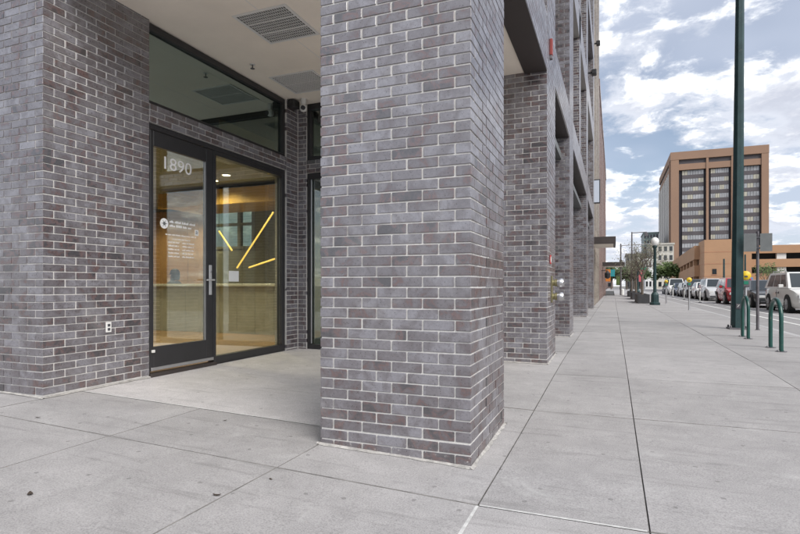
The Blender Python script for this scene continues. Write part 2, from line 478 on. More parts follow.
# road, kerb, far side
rd = sheet(KX+.15, 19.6, -6, 30, lambda x, y: zs(y)-.13, 4, 36)
rd.add(*(lambda s_: (s_.v, s_.f))(sheet(KX+.15, 19.6, 30, 320, lambda x, y: zs(y)-.13, 4, 2)))
road = struct(rd.build('road', 'road'))
kb = MB(); n_ = 40
for k in range(n_):
    y0 = -6 + (30+6)*k/n_; y1 = -6 + (36)*(k+1)/n_
    kb.add([(KX+.004,y0,zs(y0)-.3),(KX+.15,y0,zs(y0)-.3),(KX+.15,y0,zs(y0)-.015),(KX+.135,y0,zs(y0)),(KX+.004,y0,zs(y0)),
            (KX+.004,y1,zs(y1)-.3),(KX+.15,y1,zs(y1)-.3),(KX+.15,y1,zs(y1)-.015),(KX+.135,y1,zs(y1)),(KX+.004,y1,zs(y1))],
           [(1,6,7,2),(2,7,8,3),(3,8,9,4)])
kb.box(KX+.004, KX+.15, 30, 318, -.3, .1)
struct(kb.build('kerb', 'kerb'))
m = MB(); m.box(19.6, 26, -6, 320, -.5, .1); struct(m.build('far_sidewalk', 'concrete'))
def marking(x0, x1, y0, y1, name='lane_marking'):
    n = max(1, int((y1-y0)/1.5)) if y0 < 30 else 2
    struct(sheet(x0, x1, y0, y1, lambda x, y: zs(y)-.13+.004, 1, n).build(name, 'white_paint'))
marking(5.0, 5.12, -5, 200); marking(5.85, 5.97, -5, 200)
for k in range(14): marking(11.6, 11.72, 8+k*9, 11+k*9)

# ---------------------------------------------------------------- brickwork
BL, BH, JT = .21, .0677, .0096
MESHC = {}
def brick_mesh(dx, dy, dz):
    k = (round(dx,3), round(dy,3), round(dz,3))
    if k not in MESHC: MESHC[k] = MB().cbox(-k[0]/2, k[0]/2, -k[1]/2, k[1]/2, -k[2]/2, k[2]/2, .0024).mesh('brick', 'brick')
    return MESHC[k]
def place_bricks(parent, bricks, limit=300, hide=None, minpx=0):
    """bricks: (cx,cy,cz,dx,dy,dz,normals). The ones that show largest become objects, the rest one joined part."""
    sc = []
    for b in bricks:
        p = project(b[0], b[1], b[2]); s_ = 0
        if p and -15 < p[0] < 815 and -8 < p[1] < 542 and not (hide and hide(p)):
            v = Vector((b[0], b[1], b[2]-CH)); dd = v.length; v /= dd
            for nx, ny in b[6]:
                co = -(v.x*nx + v.y*ny)
                if co > 0: s_ = max(s_, co*(b[3] if ny else b[4])*b[5]/dd**2*533**2)
        sc.append(s_)
    order = sorted(range(len(bricks)), key=lambda i: -sc[i]); pick = set(i for i in order[:limit] if sc[i] > minpx)
    po = wloc(parent); rest = MB()
    for i, (cx, cy, cz, dx, dy, dz, ns) in enumerate(bricks):
        jx, jy = (random.uniform(-.0014,.0014) for _ in range(2))
        if i in pick:
            o = bpy.data.objects.new('brick', brick_mesh(dx, dy, dz)); col.objects.link(o); o.parent = parent
            o.location = (cx-po.x+jx, cy-po.y+jy, cz-po.z+random.uniform(-.0008,.0008))
            o.rotation_euler = (random.uniform(-.006,.006), random.uniform(-.006,.006), random.uniform(-.005,.005))
        else: rest.box(cx-dx/2+jx, cx+dx/2+jx, cy-dy/2+jy, cy+dy/2+jy, cz-dz/2, cz+dz/2)
    if rest.v: rest.build('brick_courses', 'brick', parent, kind='stuff')
def cz_of(i, z0): return z0 + (i+.5)*BH + (.005 if i >= 3 else 0)
def run(u0, u1, start):
    """pieces of a running bond course between u0 and u1 with joints at start + k*BL"""
    cuts = [u0]; k = math.ceil((u0-start)/BL - 1e-6)
    while start + k*BL < u1 - 1e-6:
        c = start + k*BL
        if c > u0 + 1e-6: cuts.append(c)
        k += 1
    cuts.append(u1); return [(a, b) for a, b in zip(cuts, cuts[1:]) if b-a > .022]
def column_bricks(x0, x1, y0, y1, z0, n):
    bs = []; D = BL/2; dp = D-JT; hz = BH-JT
    for i in range(n):
        z = cz_of(i, z0); A = i % 2 == 0
        for y, ny in ((y0, -1), (y1, 1)):                         # faces along x
            a, b = (x0, x1) if A else (x0+D, x1-D)
            cy = y + D/2 if ny < 0 else y - D/2
            for u0, u1 in run(a, b, a):
                ns = [(0, ny)]
                if A and u0 <= x0+.001: ns.append((-1,0))
                if A and u1 >= x1-.001: ns.append((1,0))
                bs.append(((u0+u1)/2, cy, z, u1-u0-JT, dp, hz, ns))
        for x, nx in ((x0, -1), (x1, 1)):
            a, b = (y0, y1) if not A else (y0+D, y1-D)
            cx = x + D/2 if nx < 0 else x - D/2
            for u0, u1 in run(a, b, a):
                ns = [(nx, 0)]
                if not A and u0 <= y0+.001: ns.append((0,-1))
                if not A and u1 >= y1-.001: ns.append((0,1))
                bs.append((cx, (u0+u1)/2, z, dp, u1-u0-JT, hz, ns))
    # outer faces stand JT/2 inside the nominal box: push them out so that faces sit on it
    return bs
def grout_ring(t, x0, x1, y0, y1, sides='nswe', wd=.017):
    m = MB()
    def seg(p, q, nx, ny):
        n = 16; vs = []
        for k in range(n+1):
            x, y = p[0]+(q[0]-p[0])*k/n, p[1]+(q[1]-p[1])*k/n; ww = wd*random.uniform(.25,1.5)
            vs += [(x-nx*.004, y-ny*.004, gz(x,y)+.014), (x+nx*ww, y+ny*ww, gz(x+nx*ww,y+ny*ww)+.003)]
        f = [(2*k, 2*k+1, 2*k+3, 2*k+2) for k in range(n)]
        m.add(vs, f)
    if 's' in sides: seg((x0-.02,y0),(x1+.02,y0),0,-1)
    if 'e' in sides: seg((x1,y0-.02),(x1,y1+.02),1,0)
    if 'n' in sides: seg((x1+.02,y1),(x0-.02,y1),0,1)
    if 'w' in sides: seg((x0,y1+.02),(x0,y0-.02),-1,0)
    m.build('base_grout', 'base_mortar', t)
Z0 = -.054
CX0, CX1 = -1.84, -.79
def column(y0, label, n, limit, hide=None, top=None):
    t = thing('brick_column', label, 'column', ((CX0+CX1)/2, y0+.525, gz(-.8, y0)), 'brick columns along the sidewalk')
    y1 = y0+1.05; e = JT/2 + .007
    mb = MB(); mb.box(CX0+e, CX1-e, y0+e, y1-e, -.2, Z0+n*BH+.004); mb.build('mortar_core', 'mortar', t)
    bs = column_bricks(CX0, CX1, y0, y1, Z0, n)
    if limit: place_bricks(t, bs, limit, hide)
    else:
        mm = MB()
        for b in bs: mm.box(b[0]-b[3]/2, b[0]+b[3]/2, b[1]-b[4]/2, b[1]+b[4]/2, b[2]-b[5]/2, b[2]+b[5]/2)
        mm.build('brick_courses', 'brick', t, kind='stuff')
    grout_ring(t, CX0, CX1, y0, y1)
    return t
YC = [3.14, 7.14, 11.0, 18.2, 24.6]
NC = 69                                                            # courses up to the top of the spandrel
column(YC[0], 'free standing grey brick corner column in front of the glass entrance', NC, 300)
c2 = column(YC[1], 'grey brick column carrying the twin silver hose connections', NC+36, 300, hide=lambda p: p[0] < 505)
column(YC[2], 'grey brick column right behind the one with hose connections', NC+42, 0)
column(YC[3], 'grey brick column between the wide storefront bays', NC, 0)
column(YC[4], 'last grey brick column, next to the tan building', NC, 0)

# the broad pier left of the door
PX0, PX1, PY0, PY1 = -8.4, -4.60, 3.15, 4.305
t = thing('brick_pier', 'broad grey brick pier left of the entrance door with a small wall outlet', 'wall', (-6.5, 3.7, .13))
e = JT/2+.007
MB().box(PX0, PX1-e, PY0+e, PY1-.002, -.2, Z0+NC*BH).build('mortar_core', 'mortar', t)
bs = []; hz = BH-JT; D = BL/2
for i in range(NC):
    z = cz_of(i, Z0); A = i % 2 == 0
    a = PX1 if A else PX1-D
    for u0, u1 in run(PX0, a, a - 40*BL):
        bs.append(((u0+u1)/2, PY0+D/2, z, u1-u0-JT, D-JT, hz, [(0,-1)] + ([(1,0)] if A and u1 > PX1-.01 else [])))
    b0 = PY0+D if A else PY0
    for u0, u1 in run(b0, PY1, b0):
        bs.append((PX1-D/2, (u0+u1)/2, z, D-JT, u1-u0-JT, hz, [(1,0)] + ([(0,-1)] if not A and u0 < PY0+.01 else [])))
place_bricks(t, bs, 300)
grout_ring(t, PX0, PX1, PY0, PY1, 'se')
ot = thing('wall_outlet', 'small metal outlet plate set low on the broad brick pier', 'outlet', (-4.6, 3.80, .70))
MB().cbox(-4.603, -4.592, 3.77, 3.83, .655, .755, .003).build('cover_plate', 'white_metal', ot)
for zc in (.685, .725): MB().cbox(-4.594, -4.589, 3.785, 3.815, zc-.013, zc+.013, .002).build('socket', 'ink', ot)

# brick strip and lintel band round the glazing of the alcove
WX, WY = -4.60, 7.19                                               # door wall plane, back wall plane
B0, B1 = 2.872, 3.075                                              # lintel band
t = thing('entrance_brick_surround', 'grey brick lintel band and corner strip framing the entrance glazing', 'wall', (WX, WY, .13))
mm = MB()
mm.box(WX-.22, WX-e, PY1+.002, WY-.32, B0+.004, B1-.004)            # band over the door
mm.box(WX-.22, WX-e, WY-.30+.004, WY+.2, 0, 3.97)                   # corner strip, door wall side
mm.box(WX-e+.001, WX+.15-.004, WY+e, WY+.2, 0, 3.97)                # corner strip, back wall side
mm.box(WX+.152, CX0-.002, WY+e, WY+.2, B0+.004, B1-.004)
mm.build('mortar_core', 'mortar', t)
bs = []
for i in range(3):
    z = B0 + (i+.5)*BH
    for u0, u1 in run(PY1, WY-.30, PY1 + (0 if i % 2 else -D)): bs.append((WX-D/2, (u0+u1)/2, z, D-JT, u1-u0-JT, hz, [(1,0)]))
    for u0, u1 in run(WX+.15, CX0, WX + (0 if i % 2 else D)): bs.append(((u0+u1)/2, WY+D/2, z, u1-u0-JT, D-JT, hz, [(0,-1)]))
for i in range(60):
    z = cz_of(i, Z0)
    if z > 3.95: break
    for u0, u1 in run(WY-.30, WY, WY-.30 + (0 if i % 2 else -D)): bs.append((WX-D/2, (u0+u1)/2, z, D-JT, u1-u0-JT, hz, [(1,0)]))
    for u0, u1 in run(WX, WX+.15, WX + (D if i % 2 else -.03)): bs.append(((u0+u1)/2, WY+D/2, z, u1-u0-JT, D-JT, hz, [(0,-1)]))
place_bricks(t, bs, 300, hide=lambda p: p[0] > 320)

# ---------------------------------------------------------------- soffit of the alcove
CZ = 3.96
t = thing('alcove_ceiling', 'cream stucco ceiling over the recessed entrance', 'ceiling', (-3.2, 5.2, CZ))
MB().box(-8, -1.80, 3.5, WY+.25, CZ, CZ+.12).build('soffit_panel', 'soffit', t)
MB().box(-1.80, -1.085, 4.19, YC[1], 3.925, CZ+.12).build('soffit_drop', 'soffit', t)
for x in (-3.40,): MB().box(x-.004, x+.004, 3.6, WY-.02, CZ-.0015, CZ+.01).build('panel_seam', 'white_metal', t)
def vent(x0, x1, y0, y1, nb, bladem, back, label, bw):
    t = thing('ceiling_vent', label, 'vent', ((x0+x1)/2, (y0+y1)/2, CZ))
    f = .03
    m = MB(); z0, z1 = CZ-.012, CZ+.002
    m.box(x0, x1, y0, y0+f, z0, z1); m.box(x0, x1, y1-f, y1, z0, z1); m.box(x0, x0+f, y0+f, y1-f, z0, z1); m.box(x1-f, x1, y0+f, y1-f, z0, z1)
    m.build('frame', 'white_metal', t)
    MB().box(x0+f, x1-f, y0+f, y1-f, CZ-.001, CZ+.001).build('backing', back, t)
    h = (y1-y0)/nb
    for k in range(1, nb): MB().box(x0+f, x1-f, y0+k*h-.008, y0+k*h+.008, CZ-.011, CZ-.0005).build('divider', 'white_metal', t)
    m = MB(); n = 22
    for k in range(1, n):
        x = x0+f+(x1-x0-2*f)*k/n; m.box(x-bw, x+bw, y0+f, y1-f, CZ-.010, CZ-.0015)
    n2 = 12
    for k in range(1, n2):
        y = y0+f+(y1-y0-2*f)*k/n2; m.box(x0+f, x1-f, y-.0022, y+.0022, CZ-.009, CZ-.002)
    m.build('grille', bladem, t, kind='stuff')
vent(-3.73, -3.07, 4.56, 5.25, 3, 'white_metal', 'grille_dark', 'square black eggcrate vent in the cream ceiling', .0028)
vent(-4.355, -3.67, 6.08, 6.75, 2, 'white_metal', 'grille_dark', 'pale slatted ceiling vent near the security camera', .0062)
t = thing('sprinkler_head', 'small sprinkler head hanging from the cream ceiling', 'sprinkler', (-4.3, 5.66, CZ))
MB().lathe([(.035,-.006),(.035,0)], 14, (-4.3,5.66,CZ)).build('escutcheon', 'white_metal', t)
m = MB().lathe([(.008,-.05),(.008,-.006)], 8, (-4.3,5.66,CZ)); m.lathe([(.028,-.058),(.028,-.054)], 12, (-4.3,5.66,CZ)); m.build('deflector', 'post_steel', t)
t = thing('dome_camera', 'white security camera under the ceiling beside the brick corner strip', 'camera', (-4.38, 7.0, CZ))
MB().lathe([(.03,-.09),(.042,-.06),(.042,0)], 16, (-4.38,7.0,CZ)).build('mount', 'white_metal', t, True)
MB().lathe([(.005,-.20),(.04,-.185),(.058,-.15),(.055,-.11),(.03,-.085)], 16, (-4.38,7.0,CZ)).build('housing', 'white_metal', t, True)
MB().lathe([(.032,-.02),(.032,.012),(.02,.018)], 14, (-4.355,6.952,CZ-.15), 'y').build('lens', 'ink', t, True)
t = thing('wall_speaker', 'black fixture box tucked under the ceiling at the brick corner strip', 'speaker', (-4.54, 6.98, CZ))
MB().cbox(-4.595, -4.48, 6.90, 7.06, CZ-.13, CZ-.01, .012).build('housing', 'black_metal', t)
MB().cbox(-4.481, -4.472, 6.92, 7.04, CZ-.115, CZ-.03, .004).build('grille', 'grille_dark', t)
MB().box(-4.56, -4.52, 6.96, 7.0, CZ-.012, CZ).build('bracket', 'black_metal', t)

# ---------------------------------------------------------------- entrance glazing (door wall, x = WX)
def hbar(x0, x1, y0, y1, z0, z1, c=.004): return MB().cbox(x0, x1, y0, y1, z0, z1, c)
t = thing('entrance_storefront', 'black framed glass entrance with numbered door, sidelight and transom', 'storefront', (WX, 5.6, .13))
FX0, FX1 = WX-.13, WX-.035                                          # frame depth
DY0, DY1, SY1 = PY1+.004, 5.33, WY-.302                             # door bay, sidelight end
fr = MB()
fr.cbox(FX0, FX1, DY0, SY1, B0-.062, B0-.002)                       # head
fr.cbox(FX0, FX1, DY0, DY0+.035, .10, B0-.063); fr.cbox(FX0, FX1, SY1-.075, SY1, .10, B0-.063)
fr.cbox(FX0, FX1, DY1, DY1+.045, .10, B0-.063)
fr.cbox(FX0, FX1, DY1+.046, SY1-.076, .10, .225)                    # sidelight sill
fr.cbox(FX0, FX1, DY1+.046, SY1-.076, B0-.115, B0-.063)
fr.build('frame', 'black_metal', t)
hbar(FX0+.01, FX1+.055, DY0, DY1, .11, .165, .006).build('threshold', 'bronze_plate', t)
MB().box(FX1-.05, FX1-.044, DY1+.046, SY1-.076, .226, B0-.116).build('sidelight_pane', 'glass', t)
dr = MB(); dz0, dz1 = .182, B0-.066
gx0, gx1, gz0, gz1 = DY0+.085, DY1-.125, .445, 2.64
dx0, dx1 = FX1-.06, FX1-.006
dr.cbox(dx0, dx1, DY0+.04, gx0, dz0, dz1); dr.cbox(dx0, dx1, gx1, DY1-.004, dz0, dz1)
dr.cbox(dx0, dx1, gx0+.001, gx1-.001, dz0, gz0); dr.cbox(dx0, dx1, gx0+.001, gx1-.001, gz1, dz1)
door = dr.build('door', 'black_metal', t)
GX = dx1-.02
MB().box(GX-.006, GX, gx0-.002, gx1+.002, gz0-.002, gz1+.002).build('pane', 'glass', door)
hbar(dx1+.001, dx1+.012, DY0+.045, DY1-.008, dz0+.004, dz0+.042, .003).build('door_sweep', 'alu', door)
MB().box(GX+.001, GX+.012, gx1-.012, gx1-.001, gz0+.002, gz1-.002).build('pane_stop', 'alu', door)
HY = DY1-.062
hbar(dx1+.001, dx1+.012, HY-.024, HY+.024, 1.0, 1.37, .004).build('handle_plate', 'handle', door)
hb = MB(); hb.tube([(dx1+.012,HY,1.185),(dx1+.06,HY,1.185)], .011, 10); hb.tube([(dx1+.06,HY+.012,1.185),(dx1+.062,HY-.07,1.186),(dx1+.06,HY-.12,1.183)], .010, 10)
hb.build('lever', 'handle', door, True)
MB().lathe([(.014,0),(.014,.006),(.008,.01)], 12, (dx1+.012,HY,1.29), 'x').build('lock_cylinder', 'chrome', door)
hbar(dx1+.001, dx1+.02, DY0+.05, DY0+.09, gz0-.06, gz0-.03, .003).build('pivot_cap', 'white_metal', door)
# transom
tb, tt = B1+.004, CZ-.01
tr = MB()
tr.cbox(FX0, FX1, DY0, SY1, tb, tb+.035); tr.cbox(FX0, FX1, DY0, SY1, tt-.075, tt)
tr.cbox(FX0, FX1, DY0, DY0+.02, tb+.036, tt-.076); tr.cbox(FX0, FX1, SY1-.06, SY1, tb+.036, tt-.076)
tr.build('transom_frame', 'black_metal', t)
MB().box(FX1-.05, FX1-.044, DY0+.021, SY1-.061, tb+.036, tt-.076).build('transom_pane', 'glass_coated', t)
def text_obj(txt, size, parent, mat, y, z, x, sx=1.0, name='lettering', extr=.0006, align='LEFT'):
    cu = bpy.data.curves.new('lettering', 'FONT'); cu.body = txt; cu.size = size; cu.extrude = extr; cu.align_x = align; cu.resolution_u = 4
    tmp = bpy.data.objects.new('tmp', cu); col.objects.link(tmp)
    dg = bpy.context.evaluated_depsgraph_get(); me = bpy.data.meshes.new_from_object(tmp.evaluated_get(dg))
    bpy.data.objects.remove(tmp); me.materials.clear(); me.materials.append(MATS[mat])
    o = bpy.data.objects.new(name, me); col.objects.link(o); po = wloc(parent); o.parent = parent
    me.transform(Matrix(((0,0,1,0),(sx,0,0,0),(0,1,0,0),(0,0,0,1)))); o.location = (x-po.x, y-po.y, z-po.z)
    return o
o = text_obj('1890', .20, door, 'white_vinyl', 4.515, 2.425, GX+.002, 1.17, 'street_number')
o['label'] = 'white street number 1890 on the door glass'
lg = MB()
ly, lz = 4.56, 1.81
lg.lathe([(.058,0),(.058,.001)], 20, (GX+.001, ly, lz), 'x')
lgo = lg.build('logo', 'white_vinyl', door)
m = MB()
for k in range(3):
    a = k*math.pi/3; r = .040
    m.tube([(GX+.0025, ly-r*math.cos(a), lz-r*math.sin(a)), (GX+.0025, ly+r*math.cos(a), lz+r*math.sin(a))], .003, 4)
m.lathe([(.02,0),(.02,.0005)], 12, (GX+.0028, ly, lz), 'x')
m.build('logo_emblem', 'sign_back', door)
rng = random.Random(3)
def print_line(y0, y1, z, h, name='small_print'):
    """a line of print too small to read: a row of letter-sized marks"""
    m = MB(); y = y0
    while y < y1:
        for _ in range(rng.randint(3, 8)):
            wd = rng.uniform(.45, .8)*h
            if y+wd > y1: break
            hh = h*rng.choice((.7, .7, 1.)); m.box(GX+.001, GX+.0016, y, y+wd*.75, z, z+hh); y += wd
        y += h*.55
    m.build(name, 'white_vinyl', door, kind='stuff')
print_line(4.64, 5.06, 1.828, .026); print_line(4.64, 4.99, 1.782, .026)
print_line(4.58, 5.05, 1.685, .016); print_line(4.68, 4.96, 1.640, .013)
for k in range(5): print_line(4.62, 4.79, 1.600-.040*k, .017); print_line(4.83, 5.02, 1.600-.040*k, .017)
st = MB().box(GX+.001, GX+.002, 5.03, 5.09, 1.715, 1.785).build('sticker', 'paper', door)
text_obj('a', .075, door, 'ink', 5.042, 1.735, GX+.003, 1, 'sticker_letter')
nt = MB().box(FX1-.043, FX1-.042, 5.66, 5.86, 1.17, 1.31).build('posted_notice', 'paper', t); nt['label'] = 'white notice sheet taped inside the sidelight'
# back wall window
t = thing('alcove_window', 'tall black framed window in the back wall of the entrance alcove', 'window', (-3.2, WY, .13))
wx0, wx1 = WX+.153, CX0-.003
fr = MB(); y0, y1 = WY+.03, WY+.12
fr.cbox(wx0, wx1, y0, y1, .08, .20); fr.cbox(wx0, wx1, y0, y1, B0-.09, B0-.002); fr.cbox(wx0, wx0+.06, y0, y1, .201, B0-.091); fr.cbox(wx1-.06, wx1, y0, y1, .201, B0-.091)
fr.cbox(wx0+1.25, wx0+1.31, y0, y1, .201, B0-.091)
fr.cbox(wx0, wx1, y0, y1, B1+.002, B1+.06); fr.cbox(wx0, wx1, y0, y1, CZ-.09, CZ-.002); fr.cbox(wx0, wx0+.06, y0, y1, B1+.061, CZ-.091); fr.cbox(wx1-.06, wx1, y0, y1, B1+.061, CZ-.091)
fr.build('frame', 'black_metal', t)
hbar(wx0+.061, wx0+.075, y0+.005, y0+.02, .21, B0-.1, .003).build('pane_stop', 'alu', t)
for a, b in ((wx0+.061, wx0+1.249), (wx0+1.311, wx1-.061)): MB().box(a, b, y0+.05, y0+.056, .202, B0-.092).build('pane', 'glass', t)
MB().box(wx0+.061, wx1-.061, y0+.05, y0+.056, B1+.062, CZ-.092).build('transom_pane', 'glass', t)

# ---------------------------------------------------------------- lobby behind the glass
LF = .132
lob = struct(MB().box(-14.5, WX-.14, 4.4, 11.6, LF-.1, LF-.002).build('lobby_floor', 'joint'))
yb = 4.4; k = 0
while yb < 11.3:
    x = -14.5 + (k % 3)*.6
    m = MB(); xx = [-14.5] + [v for v in (x+1.9*i for i in range(1, 6)) if v < WX-.5] + [WX-.14]
    for a, b in zip(xx, xx[1:]):
        o = MB().box(a+.002, b-.002, yb+.002, yb+.238, LF-.002, LF+.004).build('floor_plank', 'wood_floor', lob)
    yb += .24; k += 1
struct(MB().box(-14.5, WX-.14, 4.4, 11.7, 3.80, 3.9).build('plenum_ceiling', 'lobby_ceiling'))
lc = struct(MB().box(-14.5, -5.3, 4.4, 11.6, 3.30, 3.38).build('lobby_ceiling', 'lobby_grey'))
MB().box(-5.299, -5.26, 6.2, 9.4, 3.26, 3.52).build('ceiling_fascia', 'gold', lc)
wl = MB().box(-14.6, -14.5, 4.3, 11.7, 0, 3.9); struct(wl.build('lobby_side_wall', 'wood_wall'))
struct(MB().box(-14.5, -8.4, 4.25, 4.39, 0, 3.9).build('lobby_near_wall', 'lobby_grey'))
struct(MB().box(-8.4, PX1-.14, 4.31, 4.39, 0, 3.9).build('lobby_pier_lining', 'lobby_grey'))
lw = MB()                                                           # far wall, with an added opening for the bright panes
lw.box(-14.5, -10.15, 11.6, 11.7, 0, 3.9); lw.box(-10.15, -8.75, 11.6, 11.7, 0, 2.1); lw.box(-10.15, -8.75, 11.6, 11.7, 3.2, 3.9); lw.box(-8.75, -4.6, 11.6, 11.7, 0, 3.9)
struct(lw.build('lobby_far_wall', 'lobby_grey'))
struct(MB().box(-4.7, -4.6, WY+.21, 11.59, 0, 3.9).build('lobby_street_wall', 'lobby_grey'))
t = thing('reflection_opening', 'mullioned opening in the far lobby wall, standing in for a bright reflection', 'window', (-9.45, 11.6, 2.1))  # opening added to imitate sky reflected in the sidelight
f = MB(); f.box(-10.15,-10.08,11.57,11.68,2.1,3.2); f.box(-8.82,-8.75,11.57,11.68,2.1,3.2); f.box(-10.079,-8.821,11.57,11.68,2.1,2.17); f.box(-10.079,-8.821,11.57,11.68,3.13,3.2); f.box(-9.28,-9.18,11.57,11.68,2.171,3.129); f.box(-10.079,-9.281,11.57,11.68,2.72,2.79); f.box(-9.179,-8.821,11.57,11.68,2.72,2.79)
f.build('frame', 'lobby_grey', t)
for a, b in ((-10.079,-9.281),(-9.179,-8.821)): MB().box(a, b, 11.62, 11.626, 2.171, 3.129).build('pane', 'glass', t)
t = thing('reception_counter', 'long pale green reception counter in the lobby', 'counter', (-8, 9.1, LF))
for k in range(12): MB().cbox(-11.2+k*.45, -10.754+k*.45, 8.9, 9.0, LF, 1.10, .006).build('front_panel', 'counter', t)
MB().cbox(-11.25, -5.75, 8.82, 9.5, 1.101, 1.155, .008).build('counter_top', 'counter_top', t)
MB().box(-11.2, -5.8, 8.88, 9.0, LF, LF+.06).build('plinth', 'counter_top', t) if False else None
t = thing('wood_wall_panel', 'tall orange wood wall panels behind the reception counter', 'panelling', (-12.3, 11.5, LF))
for k in range(6): MB().cbox(-14.45+k*.71, -13.75+k*.71, 11.5, 11.56, LF, 3.2, .01).build('panel', 'wood_wall', t)
t = thing('gold_bulkhead', 'gold coloured bulkhead hanging from the lobby ceiling', 'bulkhead', (-7.6, 9.6, 2.85))
MB().cbox(-9.6, -5.3, 9.2, 9.32, 2.86, 3.20, .01).build('front_face', 'gold', t)
MB().cbox(-9.6, -5.3, 9.321, 10.6, 2.90, 2.96, .01).build('underside', 'gold', t)
for x in (-9.2, -7.4, -5.7): MB().box(x-.03, x+.03, 9.9, 9.96, 2.961, 3.299).build('hanger', 'black_metal', t)
for i, x in enumerate((-6.35, -5.55)):
    t = thing('lobby_post', 'slim grey post standing in the lobby behind the sidelight', 'post', (x, 10.4, LF), 'lobby posts')
    MB().cbox(x-.09, x+.09, 10.3, 10.48, LF, 2.89, .006).build('shaft', 'lobby_grey', t); MB().cbox(x-.11, x+.11, 10.28, 10.5, LF, LF+.08, .005).build('base', 'black_metal', t)
def unproj_y(px, py, Y):
    u = (px-400)/533.33; v = (286-py)/533.33; t_ = Y/(C_+u*S_); return (t_*(-S_+u*C_), Y, CH+v*t_)
for a, b, lb in (((237,268),(273.5,212), 'long glowing light bar slanting steeply in the lobby'),
                 ((249,267.5),(277.5,258), 'glowing light bar lying almost level in the lobby'),
                 ((219,231),(232,250.5), 'short glowing light bar leaning the other way beside the door')):
    p, q = unproj_y(*a, 8.2), unproj_y(*b, 8.2)
    t = thing('light_bar', lb, 'light', p)
    MB().tube([p, q], .015, 8).build('diffuser', 'led', t)
    up = max(p, q, key=lambda v: v[2]); MB().tube([up, (up[0], up[1]+.01, 3.30)], .003, 5).build('cable', 'black_metal', t)
for i, (x, y) in enumerate(((-5.9,5.6),(-5.9,7.6),(-7.6,5.6),(-7.0,8.4),(-9.8,6.4),(-9.8,8.2),(-11.6,10.4),(-10.2,10.6),(-7.6,8.75))):  # most of these lamps are added to brighten the lobby
    t = thing('fill_downlight', 'small round warm downlight in the dark lobby ceiling, most of the set added as fill light', 'light', (x, y, 3.30), 'lobby downlights, mostly added')
    MB().lathe([(.10,-.03),(.10,0)], 16).build('trim', 'white_metal', t, local=True); MB().lathe([(.075,-.034),(.075,-.031)], 16).build('lamp_disc', 'lamp_warm', t, local=True)
    al = bpy.data.lights.new('downlight', 'SPOT'); al.energy = 120; al.color = (1, .80, .55); al.spot_size = R(150); al.spot_blend = .9; al.shadow_soft_size = .08  # spot that gives the lobby its fill light
    ao = bpy.data.objects.new('fill_beam', al); col.objects.link(ao); ao.parent = t; ao.location = (0,0,-.05)
# receptionist: seated, one skinned body
def person(loc):
    t = thing('person', 'person with black hair and dark shirt sitting behind the reception counter', 'person', loc)
    V = [(0,0,.55),(0,0,.75),(0,.01,.95),(0,.01,1.08),(0,0,1.16),(0,-.01,1.24),(0,-.02,1.33),
         (.17,.01,1.04),(.22,-.06,.82),(.16,-.28,.86),(.13,-.36,.87),(-.17,.01,1.04),(-.22,-.06,.82),(-.16,-.28,.86),(-.13,-.36,.87),
         (.1,-.02,.53),(.13,-.42,.52),(.13,-.44,.08),(.13,-.55,.04),(-.1,-.02,.53),(-.13,-.42,.52),(-.13,-.44,.08),(-.13,-.55,.04)]
    E_ = [(0,1),(1,2),(2,3),(3,4),(4,5),(5,6),(3,7),(7,8),(8,9),(9,10),(3,11),(11,12),(12,13),(13,14),(0,15),(15,16),(16,17),(17,18),(0,19),(19,20),(20,21),(21,22)]
    rr = [.14,.12,.14,.10,.055,.085,.07,.06,.045,.035,.03,.06,.045,.035,.03,.085,.065,.04,.035,.085,.065,.04,.035]
    me = bpy.data.meshes.new('body'); me.from_pydata(V, E_, []); o = bpy.data.objects.new('body', me); col.objects.link(o)
    md = o.modifiers.new('skin', 'SKIN'); sk = me.skin_vertices[0].data
    for i, r in enumerate(rr): sk[i].radius = (r, r)
    sk[0].use_root = True
    o.modifiers.new('sub', 'SUBSURF').levels = 1
    dg = bpy.context.evaluated_depsgraph_get(); me2 = bpy.data.meshes.new_from_object(o.evaluated_get(dg)); bpy.data.objects.remove(o)
    me2.materials.clear(); me2.materials.append(MATS['shirt']); me2.materials.append(MATS['skin'])
    for p in me2.polygons:
        p.use_smooth = True
        if p.center.z > 1.13 or p.center.y < -.31 and p.center.z > .7: p.material_index = 1
    b = bpy.data.objects.new('body', me2); col.objects.link(b); b.parent = t
    h = MB().lathe([(.10,1.14),(.115,1.22),(.112,1.31),(.085,1.38),(.03,1.41)], 14, (0,.03,0)); h.build('hair', 'hair', t, True, local=True)
    f = MB()
    for x in (-.035,.035): f.lathe([(.010,0),(.010,.012)], 8, (x,-.105,1.275), 'y')
    f.build('eyes', 'ink', t, local=True); MB().tube([(-.025,-.098,1.195),(0,-.104,1.192),(.025,-.098,1.195)], .006, 5).build('mouth', 'red_paint', t, local=True)
    MB().tube([(0,-.095,1.27),(0,-.118,1.235),(0,-.098,1.225)], .011, 6).build('nose', 'skin', t, local=True)
person((-9.66, 9.75, LF-.02))
t = thing('stool', 'dark office stool under the person at the counter', 'stool', (-9.66, 9.75, LF))
MB().lathe([(.19,.36),(.21,.38),(.21,.42),(.18,.44)], 16).build('seat', 'ink', t, True, local=True)
MB().lathe([(.03,.05),(.03,.37)], 10).build('stem', 'steel', t, local=True); MB().lathe([(.22,.006),(.2,.04),(.04,.06)], 16).build('base', 'steel', t, local=True)

